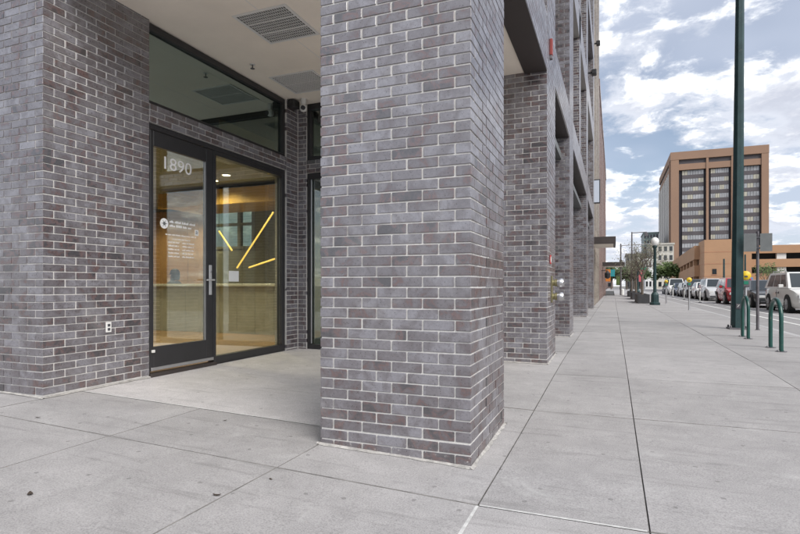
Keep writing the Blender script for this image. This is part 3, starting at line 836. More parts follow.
# ---------------------------------------------------------------- the building above
TOP = 23.0
bld = thing('brick_building', 'tall grey brick building above the columns and the entrance alcove', 'building', (-3, 14, 0))
def spandrel(y0, y1, z0, z1, bricks):
    s = MB().box(-1.30, CX1-.012 if bricks else CX1-.005, y0, y1, z0, z1).build('spandrel', 'mortar' if bricks else 'brick_far', bld)
    if bricks:
        m = MB(); n = int((z1-z0)/BH); h = (z1-z0)/n
        for i in range(n):
            for u0, u1 in run(y0, y1, y0 + (0 if i % 2 else -D)):
                m.box(CX1-.10, CX1-.0055, u0+JT/2, u1-JT/2, z0+i*h+JT/2, z0+(i+1)*h-JT/2)
        m.build('brick_courses', 'brick', s, kind='stuff')
    return s
bays = [(YC[0]+1.05, YC[1]), (YC[1]+1.05, YC[2]), (YC[2]+1.05, 14.6), (14.6, YC[3]), (YC[3]+1.05, YC[4])]
for bi, (y0, y1) in enumerate(bays):
    lz0 = 3.93 if bi == 0 else 4.07
    spandrel(y0+.002, y1-.002, lz0, 4.65, bi < 2)
    if bi == 0:
        MB().box(-1.083, CX1-.006, y0+.003, y1-.003, 3.905, 3.929).build('lintel_plate', 'bronze_plate', bld)
    else:
        MB().box(-1.28, CX1-.02, y0+.003, y1-.003, 4.045, 4.069).build('lintel_plate', 'bronze_plate', bld)
    for fl in range(5):
        zb = 4.65 + fl*3.55
        if fl: spandrel(y0+.002, y1-.002, zb-.75, zb, False)
        zt = zb + 2.8
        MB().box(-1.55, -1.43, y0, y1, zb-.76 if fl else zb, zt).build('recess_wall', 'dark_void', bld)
        nwin = 2; wd = (y1-y0)/nwin
        for k in range(nwin):
            a, b = y0+k*wd+.03, y0+(k+1)*wd-.03
            f = MB(); f.box(-1.34,-1.24,a,b,zb,zb+.08); f.box(-1.34,-1.24,a,b,zt-.08,zt); f.box(-1.34,-1.24,a,a+.07,zb+.08,zt-.08); f.box(-1.34,-1.24,b-.07,b,zb+.08,zt-.08); f.box(-1.335,-1.25,a+.07,b-.07,zb+.9,zb+.96)
            fo = f.build('window', 'black_metal', bld)
            MB().box(-1.30,-1.29,a+.071,b-.071,zb+.081,zt-.081).build('pane', 'pane_dark', fo)
for ci, yc in enumerate(YC):
    n = {1: NC+36, 2: NC+42}.get(ci, NC); z0 = Z0+n*BH+.004
    MB().box(CX0, CX1-.005, yc+.002, yc+1.048, z0, TOP).build('pilaster', 'brick_far', bld)
MB().box(-1.5, CX1-.005, 14.3, 14.9, 4.65, TOP).build('pilaster', 'brick_far', bld)
# ground floor storefronts of the further bays
for bi, (y0, y1) in enumerate(bays[1:], 1):
    f = MB(); x0, x1 = -1.50, -1.38
    f.box(x0,x1,y0+.004,y1-.004,.05,.3); f.box(x0,x1,y0+.004,y1-.004,3.9,4.04)
    n = 3
    for k in range(n+1):
        y = y0+.05+(y1-y0-.1)*k/n; f.box(x0,x1,y-.04,y+.04,.3,3.9)
    fo = f.build('window', 'black_metal', bld)
    for k in range(n):
        a = y0+.05+(y1-y0-.1)*k/n+.041; b = y0+.05+(y1-y0-.1)*(k+1)/n-.041
        MB().box(-1.45,-1.44,a,b,.301,3.899).build('pane', 'pane_dark', fo)
    MB().box(-1.2, CX1-.16, y0+.003, y1-.003, 3.62, 3.75).build('transom_beam', 'sign_back', bld)
    if bi == 2: pass
MB().box(-4.7, -1.56, 11.8, 25.6, 3.95, TOP).build('upper_wall', 'brick_far', bld)
MB().box(-13.2, -1.56, 7.5, 11.799, 3.95, TOP).build('upper_wall', 'brick_far', bld)
MB().box(-8.4, -1.84, 3.16, 7.5, 4.09, TOP).build('upper_wall', 'brick_far', bld)
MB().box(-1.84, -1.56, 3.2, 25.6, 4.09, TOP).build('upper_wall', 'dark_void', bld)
MB().box(PX1-.002+.01, CX0-.01, 3.16, 3.499, 3.905, 4.085).build('front_lintel', 'bronze_plate', bld)
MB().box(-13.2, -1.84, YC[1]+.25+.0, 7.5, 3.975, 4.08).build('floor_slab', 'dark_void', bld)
MB().box(-8.4, CX1-.005, 3.1, 25.7, TOP, TOP+.5).build('parapet', 'brick_far', bld)

# fire department connection and signs on the second column
FY = 7.66
t = thing('hose_connection', 'two silver capped brass hose inlets sticking out of the brick column', 'fire connection', (CX1, FY, 1.05))
MB().cbox(CX1-.004, CX1+.012, FY-.055, FY+.055, .88, 1.25, .004).build('wall_plate', 'brass', t)
for zc in (1.155, .965):
    o = MB().lathe([(.044,.01),(.042,.04),(.052,.045),(.052,.075)], 16, (CX1, FY, zc), 'x').build('inlet', 'brass', t, True)
    MB().lathe([(.058,.076),(.062,.09),(.062,.135),(.048,.158),(.016,.165)], 16, (CX1, FY, zc), 'x').build('cap', 'chrome', o, True)
t = thing('fire_sign', 'small red and white sign on the column above the hose inlets', 'sign', (CX1, 7.5, 1.45))
MB().cbox(CX1-.002, CX1+.006, 7.44, 7.56, 1.41, 1.53, .002).build('plate', 'red_paint', t)
MB().lathe([(.042,0),(.042,.001)], 16, (CX1+.0065, 7.50, 1.47), 'x').build('roundel', 'white_paint', t)
t = thing('fire_alarm_strobe', 'long red alarm box high on the brick above the second column', 'alarm', (CX1, 7.45, 4.3))
MB().cbox(CX1-.006, CX1+.03, 7.45, 7.53, 4.24, 4.46, .005).build('box', 'red_dull', t)
MB().cbox(CX1-.006, CX1+.026, 7.455, 7.525, 4.19, 4.238, .004).build('strobe_lens', 'post_steel', t)
for (y, z) in ((22.0, 9.4), (28.3, 13.2)):
    t = thing('wall_flood_light', 'black floodlight bracketed out from the upper brick wall' if y < 25 else 'black floodlight bracketed out from the tan building', 'lamp', (CX1, y, z))
    MB().box(CX1-.45, CX1+.02, y-.03, y+.03, z-.03, z+.03).build('arm', 'black_metal', t); MB().cbox(CX1+.021, CX1+.20, y-.14, y+.14, z-.10, z+.09, .02).build('head', 'black_metal', t)

# ---------------------------------------------------------------- buildings further along this side
def ribbed(name, label, y0, y1, top, mat, ribmat, pitch, x1=-.86, win='pane_dark', fh=3.6):
    t = thing(name, label, 'building', (x1-3, (y0+y1)/2, 0))
    MB().box(-3.4, x1-.25, y0, y1, -.2, top).build('wall', mat, t)
    n = max(2, round((y1-y0)/pitch)); p = (y1-y0)/n
    for k in range(n+1):
        y = min(max(y0+k*p, y0+.25), y1-.25); MB().box(x1-.249, x1, y-.25, y+.25, -.2, top+.001).build('pilaster', ribmat, t)
    for fl in range(int(top/fh)):
        for k in range(n):
            a, b = y0+k*p+.45, y0+(k+1)*p-.45
            if b-a < .3: continue
            z0 = .6+fl*fh; MB().box(x1-.26, x1-.235, a, b, z0, z0+2.3).build('window', win, t)
            MB().box(x1-.249, x1-.18, a-.04, b+.04, z0-.12, z0-.001).build('sill', ribmat, t)
    MB().box(-3.4, x1+.05, y0+.002, y1-.002, top+.002, top+.5).build('cornice', ribmat, t)
    return t
ribbed('tan_building', 'tall tan stone building right after the grey brick one', 25.72, 38, 23, 'brick_tan', 'brick_tan', 2.1)
ribbed('brown_brick_building', 'brown brick building with shallow pilasters beyond the tan one', 38.1, 52, 14.5, 'brick_tan', 'brick_red', 2.3)
ribbed('red_brick_building', 'red brick building far down the sidewalk past the brown one', 52.1, 74, 14.8, 'brick_red', 'brick_red', 3)
def canopy(y0, y1, x1, z0, z1, label):
    t = thing('canopy', label, 'canopy', (-.8, y0, z0))
    SB = 'bronze_plate'
    MB().cbox(-.95, x1, y0, y0+.12, z0, z1, .01).build('front_fascia', SB, t); MB().cbox(x1-.1, x1, y0+.121, y1, z0, z1, .01).build('side_fascia', SB, t)
    MB().box(-.95, x1-.101, y0+.121, y1, z0+.01, z0+.06).build('soffit', 'soffit', t)
    MB().box(-.95, x1-.101, y0+.121, y1, z1-.05, z1-.002).build('roof', SB, t)
canopy(26.2, 29.2, .12, 3.05, 3.38, 'dark flat canopy with cream underside on the tan building')
canopy(50.0, 53.5, .95, 2.85, 3.2, 'smaller dark canopy farther along, above the shop fronts')
t = thing('blade_sign', 'upright framed sign board sticking out of the tan building', 'sign', (-.7, 25.95, 4.9))
MB().cbox(-1.12, -.54, 25.9, 26.02, 4.88, 5.98, .01).build('frame', 'black_metal', t); MB().box(-1.08, -.58, 25.893, 25.8995, 4.93, 5.93).build('face', 'sign_face', t)
for z in (5.1, 5.75): MB().box(-1.14, -1.1, 25.93, 25.99, z-.03, z+.03).build('bracket', 'black_metal', t)
for (x, y, z0, z1, wd, mt, lb) in ((-.5, 62, 1.6, 2.9, .5, 'orange', 'orange shop banner hanging far along the sidewalk'), (-.1, 66, 2.2, 3.0, .6, 'teal', 'teal hanging shop sign far along the sidewalk'), (.6, 70, 1.2, 2.3, .5, 'leaf', 'green hanging banner far along the sidewalk')):
    t = thing('shop_banner', lb, 'banner', (x, y, z0)); MB().cbox(x-wd/2, x+wd/2, y-.03, y+.03, z0, z1, .01).build('cloth', mt, t); MB().tube([(-1.2,y,z1+.02),(x+wd/2,y,z1+.02)], .02, 6).build('rod', 'black_metal', t)
t = thing('wall_lantern', 'black lantern bracketed to the shop wall under the far canopy', 'lamp', (-.5, 47, 2.1))
MB().lathe([(.05,1.7),(.22,1.8),(.24,2.15),(.1,2.3),(.03,2.4)], 10, (-.42,47,0)).build('body', 'black_metal', t); MB().box(-.95,-.42,46.97,47.03,2.34,2.40).build('arm', 'black_metal', t)
t = thing('white_bollard', 'white bollard standing far down the middle of the sidewalk', 'bollard', (.95, 62, .1))
MB().lathe([(.16,0),(.16,.62),(.1,.72)], 12, (.95,62,.1)).build('post', 'far_white', t); MB().lathe([(.2,0),(.2,.05)], 12, (.95,62,.1)).build('base', 'post_steel', t)

# ---------------------------------------------------------------- street furniture
def bike_rack(y0, y1, label, x=2.40, h=.80):
    g = zs((y0+y1)/2); t = thing('bike_rack', label, 'bike rack', (x, (y0+y1)/2, g), 'bike racks by the kerb')
    r = (y1-y0)/2; yc = (y0+y1)/2; pts = [(x, y0, g+.008), (x, y0, g+h-r)]
    for k in range(1, 14): a = math.pi*k/14; pts.append((x, yc-r*math.cos(a), g+h-r+r*math.sin(a)))
    pts += [(x, y1, g+h-r), (x, y1, g+.008)]
    MB().tube(pts, .030, 12).build('hoop', 'green_paint', t, True)
    for y in (y0, y1):
        p = MB().lathe([(.075,0),(.075,.007)], 16, (x,y,g+.001)).build('foot_plate', 'post_steel', t)
        bl = MB()
        for a in (.8, 2.4, 3.9, 5.5): bl.lathe([(.009,.007),(.009,.02)], 6, (x+.058*math.cos(a), y+.058*math.sin(a), g+.001))
        bl.build('bolts', 'steel', p)
bike_rack(9.78, 10.38, 'green inverted U bike rack farther from the tall street pole')
bike_rack(11.93, 12.42, 'green inverted U bike rack right beside the tall street pole')
# tall pole
px0, py0 = 2.70, 14.56; g = zs(py0)
t = thing('street_pole', 'tall dark green octagonal street pole on the sidewalk edge', 'pole', (px0, py0, g))
MB().lathe([(.135,.03),(.130,.5),(.118,2.4),(.082,9.4)], 8, (0,0,0)).build('shaft', 'pole_green', t, local=True)
MB().cbox(-.19,.19,-.19,.19,0,.035,.008).build('base_plate', 'post_steel', t, local=True)
for sx in (-1,1):
    for sy in (-1,1): MB().lathe([(.022,.035),(.022,.075),(.012,.09)], 6, (sx*.15,sy*.15,0)).build('anchor_bolt', 'post_steel', t, local=True)
MB().cbox(-.05,.05,-.136,-.124,.48,.60,.003).build('sticker', 'ink', t, local=True); m = MB()
m.tube([(-.02,-.138,.52),(.005,-.138,.55),(.02,-.138,.58)], .006, 5); m.tube([(-.02,-.138,.57),(-.01,-.138,.56)], .006, 5); m.build('sticker_mark', 'white_paint', t, local=True)
MB().tube([(0,0,9.2),(.9,0,9.7),(2.6,0,9.8)], [.06,.05,.04], 8).build('arm', 'pole_green', t, local=True); MB().cbox(2.4,3.1,-.14,.14,9.70,9.86,.03).build('lamp_head', 'pole_green', t, local=True)
t.rotation_euler = (0, R(.45), 0)
# sign post with two blank backs
sx, sy = 3.08, 14.40; g = zs(sy)
t = thing('sign_post', 'steel sign post with two grey sign panels seen from behind', 'sign', (sx, sy, g))
MB().tube([(sx,sy,g),(sx,sy,2.36)], .032, 8).build('post', 'post_steel', t)
MB().cbox(sx-.285, sx-.032, sy-.055, sy-.05, 1.90, 2.31, .001).build('sign_panel', 'sign_back', t); MB().cbox(sx+.035, sx+.272, sy-.055, sy-.05, 1.90, 2.31, .001).build('sign_panel', 'sign_back', t)
for z in (1.98, 2.22): MB().cbox(sx-.05, sx+.05, sy-.049, sy+.045, z-.02, z+.02, .004).build('clamp', 'ink', t)
MB().lathe([(.05,0),(.05,.012)], 12, (sx,sy,g)).build('foot', 'post_steel', t)
# parking meters
def meter(x, y, label, k=.88):
    g = zs(y); t = thing('parking_meter', label, 'parking meter', (x, y, g), 'parking meters on the kerb')
    MB().lathe([(.055,0),(.055,.015),(.036,.03),(.034,.98)], 10).build('post', 'alu', t, local=True)
    MB().cbox(-.085,.085,-.06,.06,.98,1.16,.02).build('vault', 'post_steel', t, local=True)
    MB().lathe([(.02*k,-.062),(.10*k,-.05),(.13*k,-.03),(.13*k,.03),(.10*k,.05),(.02*k,.062)], 16, (0,0,1.27), 'y').build('head', 'yellow', t, True, local=True)
    MB().cbox(-.05,.05,-.066,-.061,1.05,1.13,.002).build('coin_panel', 'sign_green', t, local=True); MB().cbox(-.035,.035,-.066,-.058,1.225,1.265,.002).build('display', 'ink', t, local=True)
meter(3.06, 15.5, 'yellow headed parking meter right behind the two grey sign panels')
meter(2.97, 25.3, 'yellow headed parking meter standing alone past the street pole', .78)
meter(2.85, 34.3, 'yellow headed parking meter beside the globe lamp', .7)
# flexible lane posts
for y in (41.3, 50, 59):
    g = -.03; t = thing('lane_post', 'slim white flexible post along the bike lane buffer', 'bollard', (5.5, y, g), 'white lane posts')
    MB().lathe([(.04,.03),(.04,.95),(.03,1.0)], 10).build('tube', 'white_paint', t, local=True); MB().lathe([(.11,0),(.1,.03),(.05,.05)], 12).build('base', 'ink', t, local=True)
    MB().lathe([(.0415,.78),(.0415,.9)], 10, cap=False).build('reflector_band', 'alu', t, local=True)
# globe lamps
def globe_lamp(x, y, label):
    g = .1; t = thing('globe_lamp', label, 'street lamp', (x, y, g), 'globe lamps along the sidewalk')
    MB().lathe([(.26,0),(.26,.12),(.20,.16),(.19,.55),(.15,.62),(.12,.68)], 12).build('base', 'pole_green', t, local=True)
    MB().lathe([(.085,.68),(.08,1.6),(.065,3.0),(.10,3.05),(.13,3.12),(.09,3.18)], 12).build('post', 'pole_green', t, True, local=True)
    MB().lathe([(.10,3.17),(.17,3.24),(.205,3.36),(.20,3.44),(.15,3.54),(.06,3.60)], 16).build('globe', 'globe', t, True, local=True)
globe_lamp(2.07, 31.4, 'green globe lamp standing beside the dark planter boxes')
globe_lamp(2.1, 53, 'green globe lamp in the middle of the row behind the planters')
globe_lamp(2.1, 72, 'green globe lamp at the far end of the planter row')
# planters with young trees
def branch(mb, p, d, L, r, depth, rng, tips):
    n = 4; pts = [Vector(p)]; dv = Vector(d).normalized()
    for k in range(n):
        dv = (dv + Vector((rng.uniform(-.18,.18), rng.uniform(-.18,.18), rng.uniform(-.05,.14)))).normalized(); pts.append(pts[-1] + dv*L/n)
    mb.tube(pts, [r*(1-.5*k/n) for k in range(n+1)], 6 if depth > 1 else 4)
    if depth == 0: tips.append((pts[-1], dv)); tips.append((pts[-2], dv)); return
    for k in range(rng.randint(3, 4)):
        a = rng.uniform(0, 6.28); sp = rng.uniform(.35, .85)
        q = dv.orthogonal().normalized(); q2 = dv.cross(q)
        nd = dv*math.cos(sp) + (q*math.cos(a)+q2*math.sin(a))*math.sin(sp)
        branch(mb, pts[rng.randint(2, n)], nd, L*rng.uniform(.6,.8), r*.52, depth-1, rng, tips)
def tree(x, y, g, h, label, leafmat, nleaf, spread, leaf=.12, seed=0, depth=3, group=None, name='street_tree', trunk=.11):
    rng = random.Random(seed); t = thing(name, label, 'tree', (x, y, g), group)
    mb = MB(); tips = []; mb.tube([(0,0,-.05),(.02,0,h*.18),(0,.03,h*.36)], [trunk*1.2, trunk, trunk*.85], 8)
    for k in range(5):
        a = 6.28*k/5 + rng.uniform(-.4,.4); branch(mb, (0,.02,h*rng.uniform(.26,.36)), (math.cos(a)*spread, math.sin(a)*spread, 1), h*.28, trunk*.55, depth-1, rng, tips)
    mb.build('trunk', 'bark', t, True, local=True)
    lm = MB()
    for k in range(nleaf):
        p, dv = tips[rng.randrange(len(tips))]
        c = p + Vector((rng.gauss(0,1), rng.gauss(0,1), rng.gauss(0,.8)))*h*.055
        u = Vector((rng.gauss(0,1), rng.gauss(0,1), rng.gauss(0,1))).normalized(); v = u.orthogonal().normalized(); s_ = leaf*rng.uniform(.5,1.3)
        lm.add([c-u*s_, c+v*s_*.5, c+u*s_, c-v*s_*.5], [(0,1,2,3)])
    lm.build('crown', leafmat, t, local=True)
    return t
for i, y in enumerate((35.0, 44.5, 55.0)):
    lb = ('dark planter box nearest the globe lamp', 'dark planter box in the middle of the tree row', 'dark planter box at the far end of the tree row')[i]
    t = thing('planter_box', lb, 'planter', (1.62, y, .1), 'planter boxes along the sidewalk')
    for (a, b, c, d_) in ((1.32,1.36,y-1.3,y+3.2),(1.92,1.96,y-1.3,y+3.2),(1.361,1.919,y-1.3,y-1.26),(1.361,1.919,y+3.16,y+3.2)): MB().cbox(a,b,c,d_,.1,.62,.008).build('side_panel', 'planter', t)
    MB().box(1.361,1.919,y-1.259,y+3.159,.1,.52).build('soil', 'bark', t)
    tree(1.65, y+.8, .5, (3.5, 3.3, 3.4)[i], ('bare budding street tree in the planter nearest the globe lamp', 'bare budding street tree in the middle planter', 'bare budding street tree in the far planter')[i], 'leaf_bud', 900, .45, .05, 20+i, 4, 'planter trees', trunk=.07)
# street light and signal mast far ahead
t = thing('street_light', 'slim street light with a straight arm over the road', 'street lamp', (1.75, 58, .1))
MB().tube([(0,0,0),(0,0,6.4)], [.09,.06], 8).build('pole', 'post_steel', t, local=True); MB().tube([(0,0,6.3),(1.35,0,6.35)], .045, 6).build('arm', 'post_steel', t, local=True); MB().cbox(1.15,1.45,-.12,.12,5.95,6.32,.02).build('lamp_head', 'post_steel', t, local=True)
t = thing('signal_mast', 'traffic signal mast with a thin arm reaching over the far street', 'traffic light', (.8, 64, .1))
MB().tube([(0,0,0),(0,0,5.7)], [.10,.07], 8).build('pole', 'post_steel', t, local=True); MB().tube([(0,0,5.5),(3.0,0,5.6)], [.06,.035], 6).build('arm', 'alu', t, local=True)
MB().cbox(-.14,.14,-.3,-.1,3.0,3.9,.02).build('signal_head', 'ink', t, local=True); MB().cbox(1.4,2.6,-.03,.0,2.8,3.15,.005).build('street_name_sign', 'sign_green', t, local=True); MB().tube([(0,0,2.97),(2.6,0,2.97)], .02, 5).build('sign_arm', 'post_steel', t, local=True)
t = thing('hanging_banner_pole', 'pole with a pink banner among the far lamps', 'banner', (3.0, 80, .1))
MB().tube([(0,0,0),(0,0,4.2)], .06, 8).build('pole', 'post_steel', t, local=True); MB().cbox(.08,.85,-.02,.02,1.6,3.2,.005).build('cloth', 'sign_pink', t, local=True)
for i, (x, y, hh) in enumerate(((15.4, 92, 5.2), (18.9, 96, 6.0))):
    t = thing('utility_pole', ('dark steel pole in front of the garage stair block' if i else 'dark steel pole at the low ramp of the garage'), 'pole', (x, y, -.03), 'poles along the far kerb')
    MB().tube([(0,0,0),(0,0,hh)], [.16,.12], 8).build('shaft', 'pole_green', t, local=True); MB().lathe([(.3,0),(.3,.3),(.2,.4)], 8).build('base', 'post_steel', t, local=True)
t = thing('white_road_sign', 'white rectangular sign on a pole before the garage', 'sign', (16.3, 88, -.03))
MB().tube([(0,0,0),(0,0,3.6)], .06, 6).build('pole', 'post_steel', t, local=True); MB().cbox(-.55,.45,-.06,-.03,2.5,3.5,.005).build('panel', 'far_white', t, local=True)
t = thing('blue_sign', 'light blue sign board at the garage entrance', 'sign', (20.2, 100, -.03))
MB().tube([(0,0,0),(0,0,2.6)], .06, 6).build('pole', 'post_steel', t, local=True); MB().cbox(-.55,.55,-.06,-.03,1.6,2.5,.005).build('panel', 'sign_blue', t, local=True)

# ---------------------------------------------------------------- vehicles (front towards -y)
def car(label, y_front, L, W, H, colour, hood=.95, belt=1.0, ws=.95, rs=1.75, re=.25, tail=.05, wb=(.19,.80), r=.33, rails=False, xside=6.55, trunk=None, cat='car', name='parked_car', lower=None):
    """stations along the length; ws windscreen foot, rs roof start (metres from the nose); re roof end, tail rear glass foot (metres from the tail)"""
    g = -.03; cx = xside + W/2
    t = thing(name, label, cat, (cx, y_front+L/2, g), 'vehicles parked beyond the bike lane')
    pn = paint('paint_%d_%d_%d' % tuple(int(c*100) for c in colour), colour)
    Y = lambda s_: -L/2 + s_
    hw = W/2; belt_r = trunk or belt
    st = [(0,.80,.34,hood*.62),(.12,.88,.24,hood*.80),(.45,.95,.2,hood*.93),(ws*.8,.99,.19,hood),(ws+.15,1,.19,belt),(L*.5,1,.19,belt),(L-.9,1,.19,belt),(L-.35,.98,.2,belt_r),(L-.08,.93,.24,belt_r*.96),(L,.88,.36,belt_r*.78)]
    vs = []; 
    for s_, wf, zb, zt in st:
        a = hw*wf; prof = [(0,zb),(a*.86,zb),(a*.97,zb+.10),(a,zb+(zt-zb)*.42),(a*.985,zb+(zt-zb)*.72),(a*.93,zt-.03),(a*.80,zt),(0,zt+.03)]
        vs.append([(x, Y(s_), z) for x, z in prof] + [(-x, Y(s_), z) for x, z in prof[-2:0:-1]])
    n = len(vs[0]); mb = MB(); mb.add([p for ring in vs for p in ring],
        [(i*n+k, (i+1)*n+k, (i+1)*n+(k+1)%n, i*n+(k+1)%n) for i in range(len(vs)-1) for k in range(n)] + [tuple(range(n)), tuple(range((len(vs)-1)*n, len(vs)*n))[::-1]])
    body = mb.build('body', pn, t, True, local=True)
    # cabin
    b0, b1, r0, r1 = Y(ws), Y(L-tail), Y(rs), Y(L-re)
    bw, rw = hw*.93, hw*.74
    zb = belt-.02; zr = H-.03
    cab = MB(); ring0 = [(-bw,b0,zb),(bw,b0,zb),(bw,b1,zb),(-bw,b1,zb)]; 
    ring1 = [(-rw,r0,zr),(rw,r0,zr),(rw,r1,zr),(-rw,r1,zr)]; ring2 = [(-rw*.86,r0+.14,H),(rw*.86,r0+.14,H),(rw*.86,r1-.12,H),(-rw*.86,r1-.12,H)]
    q = [(0,1,5,4),(1,2,6,5),(2,3,7,6),(3,0,4,7)]
    cab.add(ring0+ring1+ring2, q + [tuple(i+4 for i in f) for f in q] + [(8,9,10,11)]); cab.build('cabin', pn, t, local=True)
    def lerp(a, b, k): return Vector(a)*(1-k) + Vector(b)*k
    def pane(a, b, c, d_, u0, u1, v0, v1, nm='window', off=.006):
        a, b, c, d_ = map(Vector, (a,b,c,d_)); P_ = lambda u, v: lerp(lerp(a,b,u), lerp(d_,c,u), v)
        p = [P_(u0,v0), P_(u1,v0), P_(u1,v1), P_(u0,v1)]; nn = (p[1]-p[0]).cross(p[3]-p[0]).normalized()*off
        MB().add([x_-nn for x_ in p]+[x_+nn for x_ in p], [(4,5,6,7),(3,2,1,0),(0,1,5,4),(1,2,6,5),(2,3,7,6),(3,0,4,7)]).build(nm, 'car_glass', t, local=True)
    A = ring0; B = ring1
    pane(A[0],A[1],B[1],B[0],.06,.94,.06,.95,'windscreen'); pane(A[2],A[3],B[3],B[2],.08,.92,.12,.9,'rear_window')
    for (p, q_, s2, s3) in ((A[3],A[0],B[0],B[3]), (A[1],A[2],B[2],B[1])):
        front_first = (p is A[1])
        cuts = ((.10,.36),(.39,.66),(.69,.92)) if L > 4.3 else ((.10,.46),(.50,.9))
        for u0, u1 in cuts: pane(p,q_,s2,s3,u0,u1,.10,.88)
    # wheels
    for k, f in enumerate(wb):
        for sg in (-1, 1):
            y = Y(L*f); x = sg*(hw-.10)
            MB().lathe([(r+.07,-.11),(r+.07,.104)], 20, (x,y,r), 'x').build('wheel_arch', 'tyre', t, local=True)
            wh = bpy.data.objects.new('wheel', MB().lathe([(r*.62,-.115),(r*.95,-.11),(r,-.07),(r,.07),(r*.95,.125),(r*.66,.13)], 22, (0,0,0), 'x').mesh('wheel', 'tyre')); col.objects.link(wh); wh.parent = t; wh.location = (x,y,r)
            m = MB(); m.lathe([(r*.66,.125),(r*.60,.105)], 20, (0,0,0), 'x')
            for s_ in range(5):
                a = 2*math.pi*s_/5; m.tube([(.128,.03*math.cos(a),.03*math.sin(a)),(.122,r*.62*math.cos(a),r*.62*math.sin(a))], .035*r/.33, 4)
            ri = m.build('rim', 'rim', wh, local=True)
            if sg < 0: ri.rotation_euler = (0,0,math.pi)
    # front
    for sg in (-1,1):
        MB().cbox(sg*hw*.66-.17, sg*hw*.66+.17, Y(-.005), Y(.16), hood*.60, hood*.76, .02).build('headlight', 'lamp_glass', t, local=True)
        MB().cbox(sg*hw*.78-.1, sg*hw*.78+.1, Y(L-.1), Y(L+.012), belt_r*.68, belt_r*.9, .015).build('tail_light', 'red_paint', t, local=True)
        MB().cbox(sg*(hw+.09)-.09, sg*(hw+.09)+.09, Y(ws+.42), Y(ws+.55), belt+.0, belt+.15, .02).build('mirror', pn, t, local=True)
        MB().cbox(sg*hw*.995-.012, sg*hw*.995+.012, Y(L*.46), Y(L*.46+.16), belt*.78, belt*.81, .004).build('door_handle', 'ink', t, local=True)
        MB().box(sg*hw*.995-.006, sg*hw*.995+.006, Y(L*.52), Y(L*.52+.012), .32, belt*.93).build('door_seam', 'ink', t, local=True)
        if rails: MB().tube([(sg*rw*.9,r0+.3,H+.0),(sg*rw*.9,r0+.4,H+.06),(sg*rw*.9,r1-.3,H+.06),(sg*rw*.9,r1-.2,H)], .018, 6).build('roof_rail', 'alu', t, True, local=True)
    MB().cbox(-hw*.42, hw*.42, Y(-.008), Y(.1), hood*.50, hood*.74, .02).build('grille', 'ink', t, local=True)
    MB().cbox(-hw*.74, hw*.74, Y(-.03), Y(.14), .28, hood*.42, .04).build('front_bumper', 'ink' if lower is None else pn, t, local=True)
    MB().cbox(-hw*.76, hw*.76, Y(L-.12), Y(L+.03), .36, .58, .04).build('rear_bumper', pn, t, local=True)
    MB().cbox(-.26,.26,Y(-.045),Y(-.031),.36,.47,.002).build('number_plate', 'far_white', t, local=True)
    return t
WHITE, SILVER = (.74,.73,.70), (.55,.56,.58)
van = car('white minivan with roof rails, bold five spoke wheels and dark side windows', 26.15, 4.85, 1.95, 1.76, WHITE, 1.02, 1.06, 1.0, 1.95, .22, .03, (.20,.795), .36, True, 6.85, cat='van', name='parked_van', lower=1)
ml = MB(); ml.tube([(-.985,-.30,.88),(-.985,-.20,.84)], .014, 5); ml.tube([(-.985,-.20,.84),(-.985,-.23,.79)], .011, 5); ml.tube([(-.985,.08,.87),(-.985,.17,.83)], .013, 5); ml.tube([(-.985,.08,.79),(-.985,.15,.82)], .011, 5); ml.build('side_emblem', 'ink', van, local=True)
car('dark grey sedan parked right behind the white minivan', 32.2, 4.6, 1.8, 1.47, (.035,.038,.042), .86, .92, 1.2, 2.0, .95, .45, xside=6.75)
car('bright red sport utility vehicle parked behind the dark sedan', 37.6, 4.3, 1.85, 1.66, (.38,.012,.02), .98, 1.02, 1.0, 1.75, .25, .05, r=.36, xside=6.45)
car('silver sport utility vehicle parked behind the red one', 45.6, 4.6, 1.9, 1.72, SILVER, 1.02, 1.06, 1.05, 1.8, .25, .05, r=.37, rails=True, xside=6.5)
car('white sedan parked behind the silver sport utility vehicle', 51.2, 4.6, 1.82, 1.48, WHITE, .88, .94, 1.2, 2.0, .95, .45, xside=6.6)
car('black pickup sized car parked behind the white sedan', 57, 4.9, 1.95, 1.80, (.03,.032,.036), 1.08, 1.1, 1.15, 1.95, .3, .06, r=.38, xside=6.6)
car('light grey hatchback in the middle of the far parked row', 62.6, 4.2, 1.78, 1.5, (.33,.34,.35), .9, .95, 1.0, 1.8, .4, .1, xside=6.6)
car('dark blue sedan in the far parked row', 68.6, 4.6, 1.8, 1.47, (.03,.045,.09), .87, .93, 1.2, 2.0, .95, .45, xside=6.6)
car('white panel van at the far end of the parked row', 75, 5.2, 2.0, 2.1, WHITE, 1.15, 1.2, .8, 1.5, .15, .03, r=.36, xside=6.5, cat='van', name='parked_van')
car('small black hatchback last in the parked row', 82, 4.1, 1.75, 1.48, (.02,.02,.022), .9, .95, 1.0, 1.8, .4, .1, xside=6.6)
for i, (x, y, c, lb) in enumerate(((12.5, 70, (.3,.31,.33), 'grey sedan driving on the road beyond the parked row'), (15.2, 58, (.5,.5,.5), 'pale sedan on the far lane before the garage'), (15.2, 84, (.06,.06,.07), 'dark sedan on the far lane near the garage ramp'))):
    o = car(lb, y, 4.6, 1.8, 1.47, c, .86, .92, 1.2, 2.0, .95, .45, xside=x); o['group'] = 'cars on the far lanes'

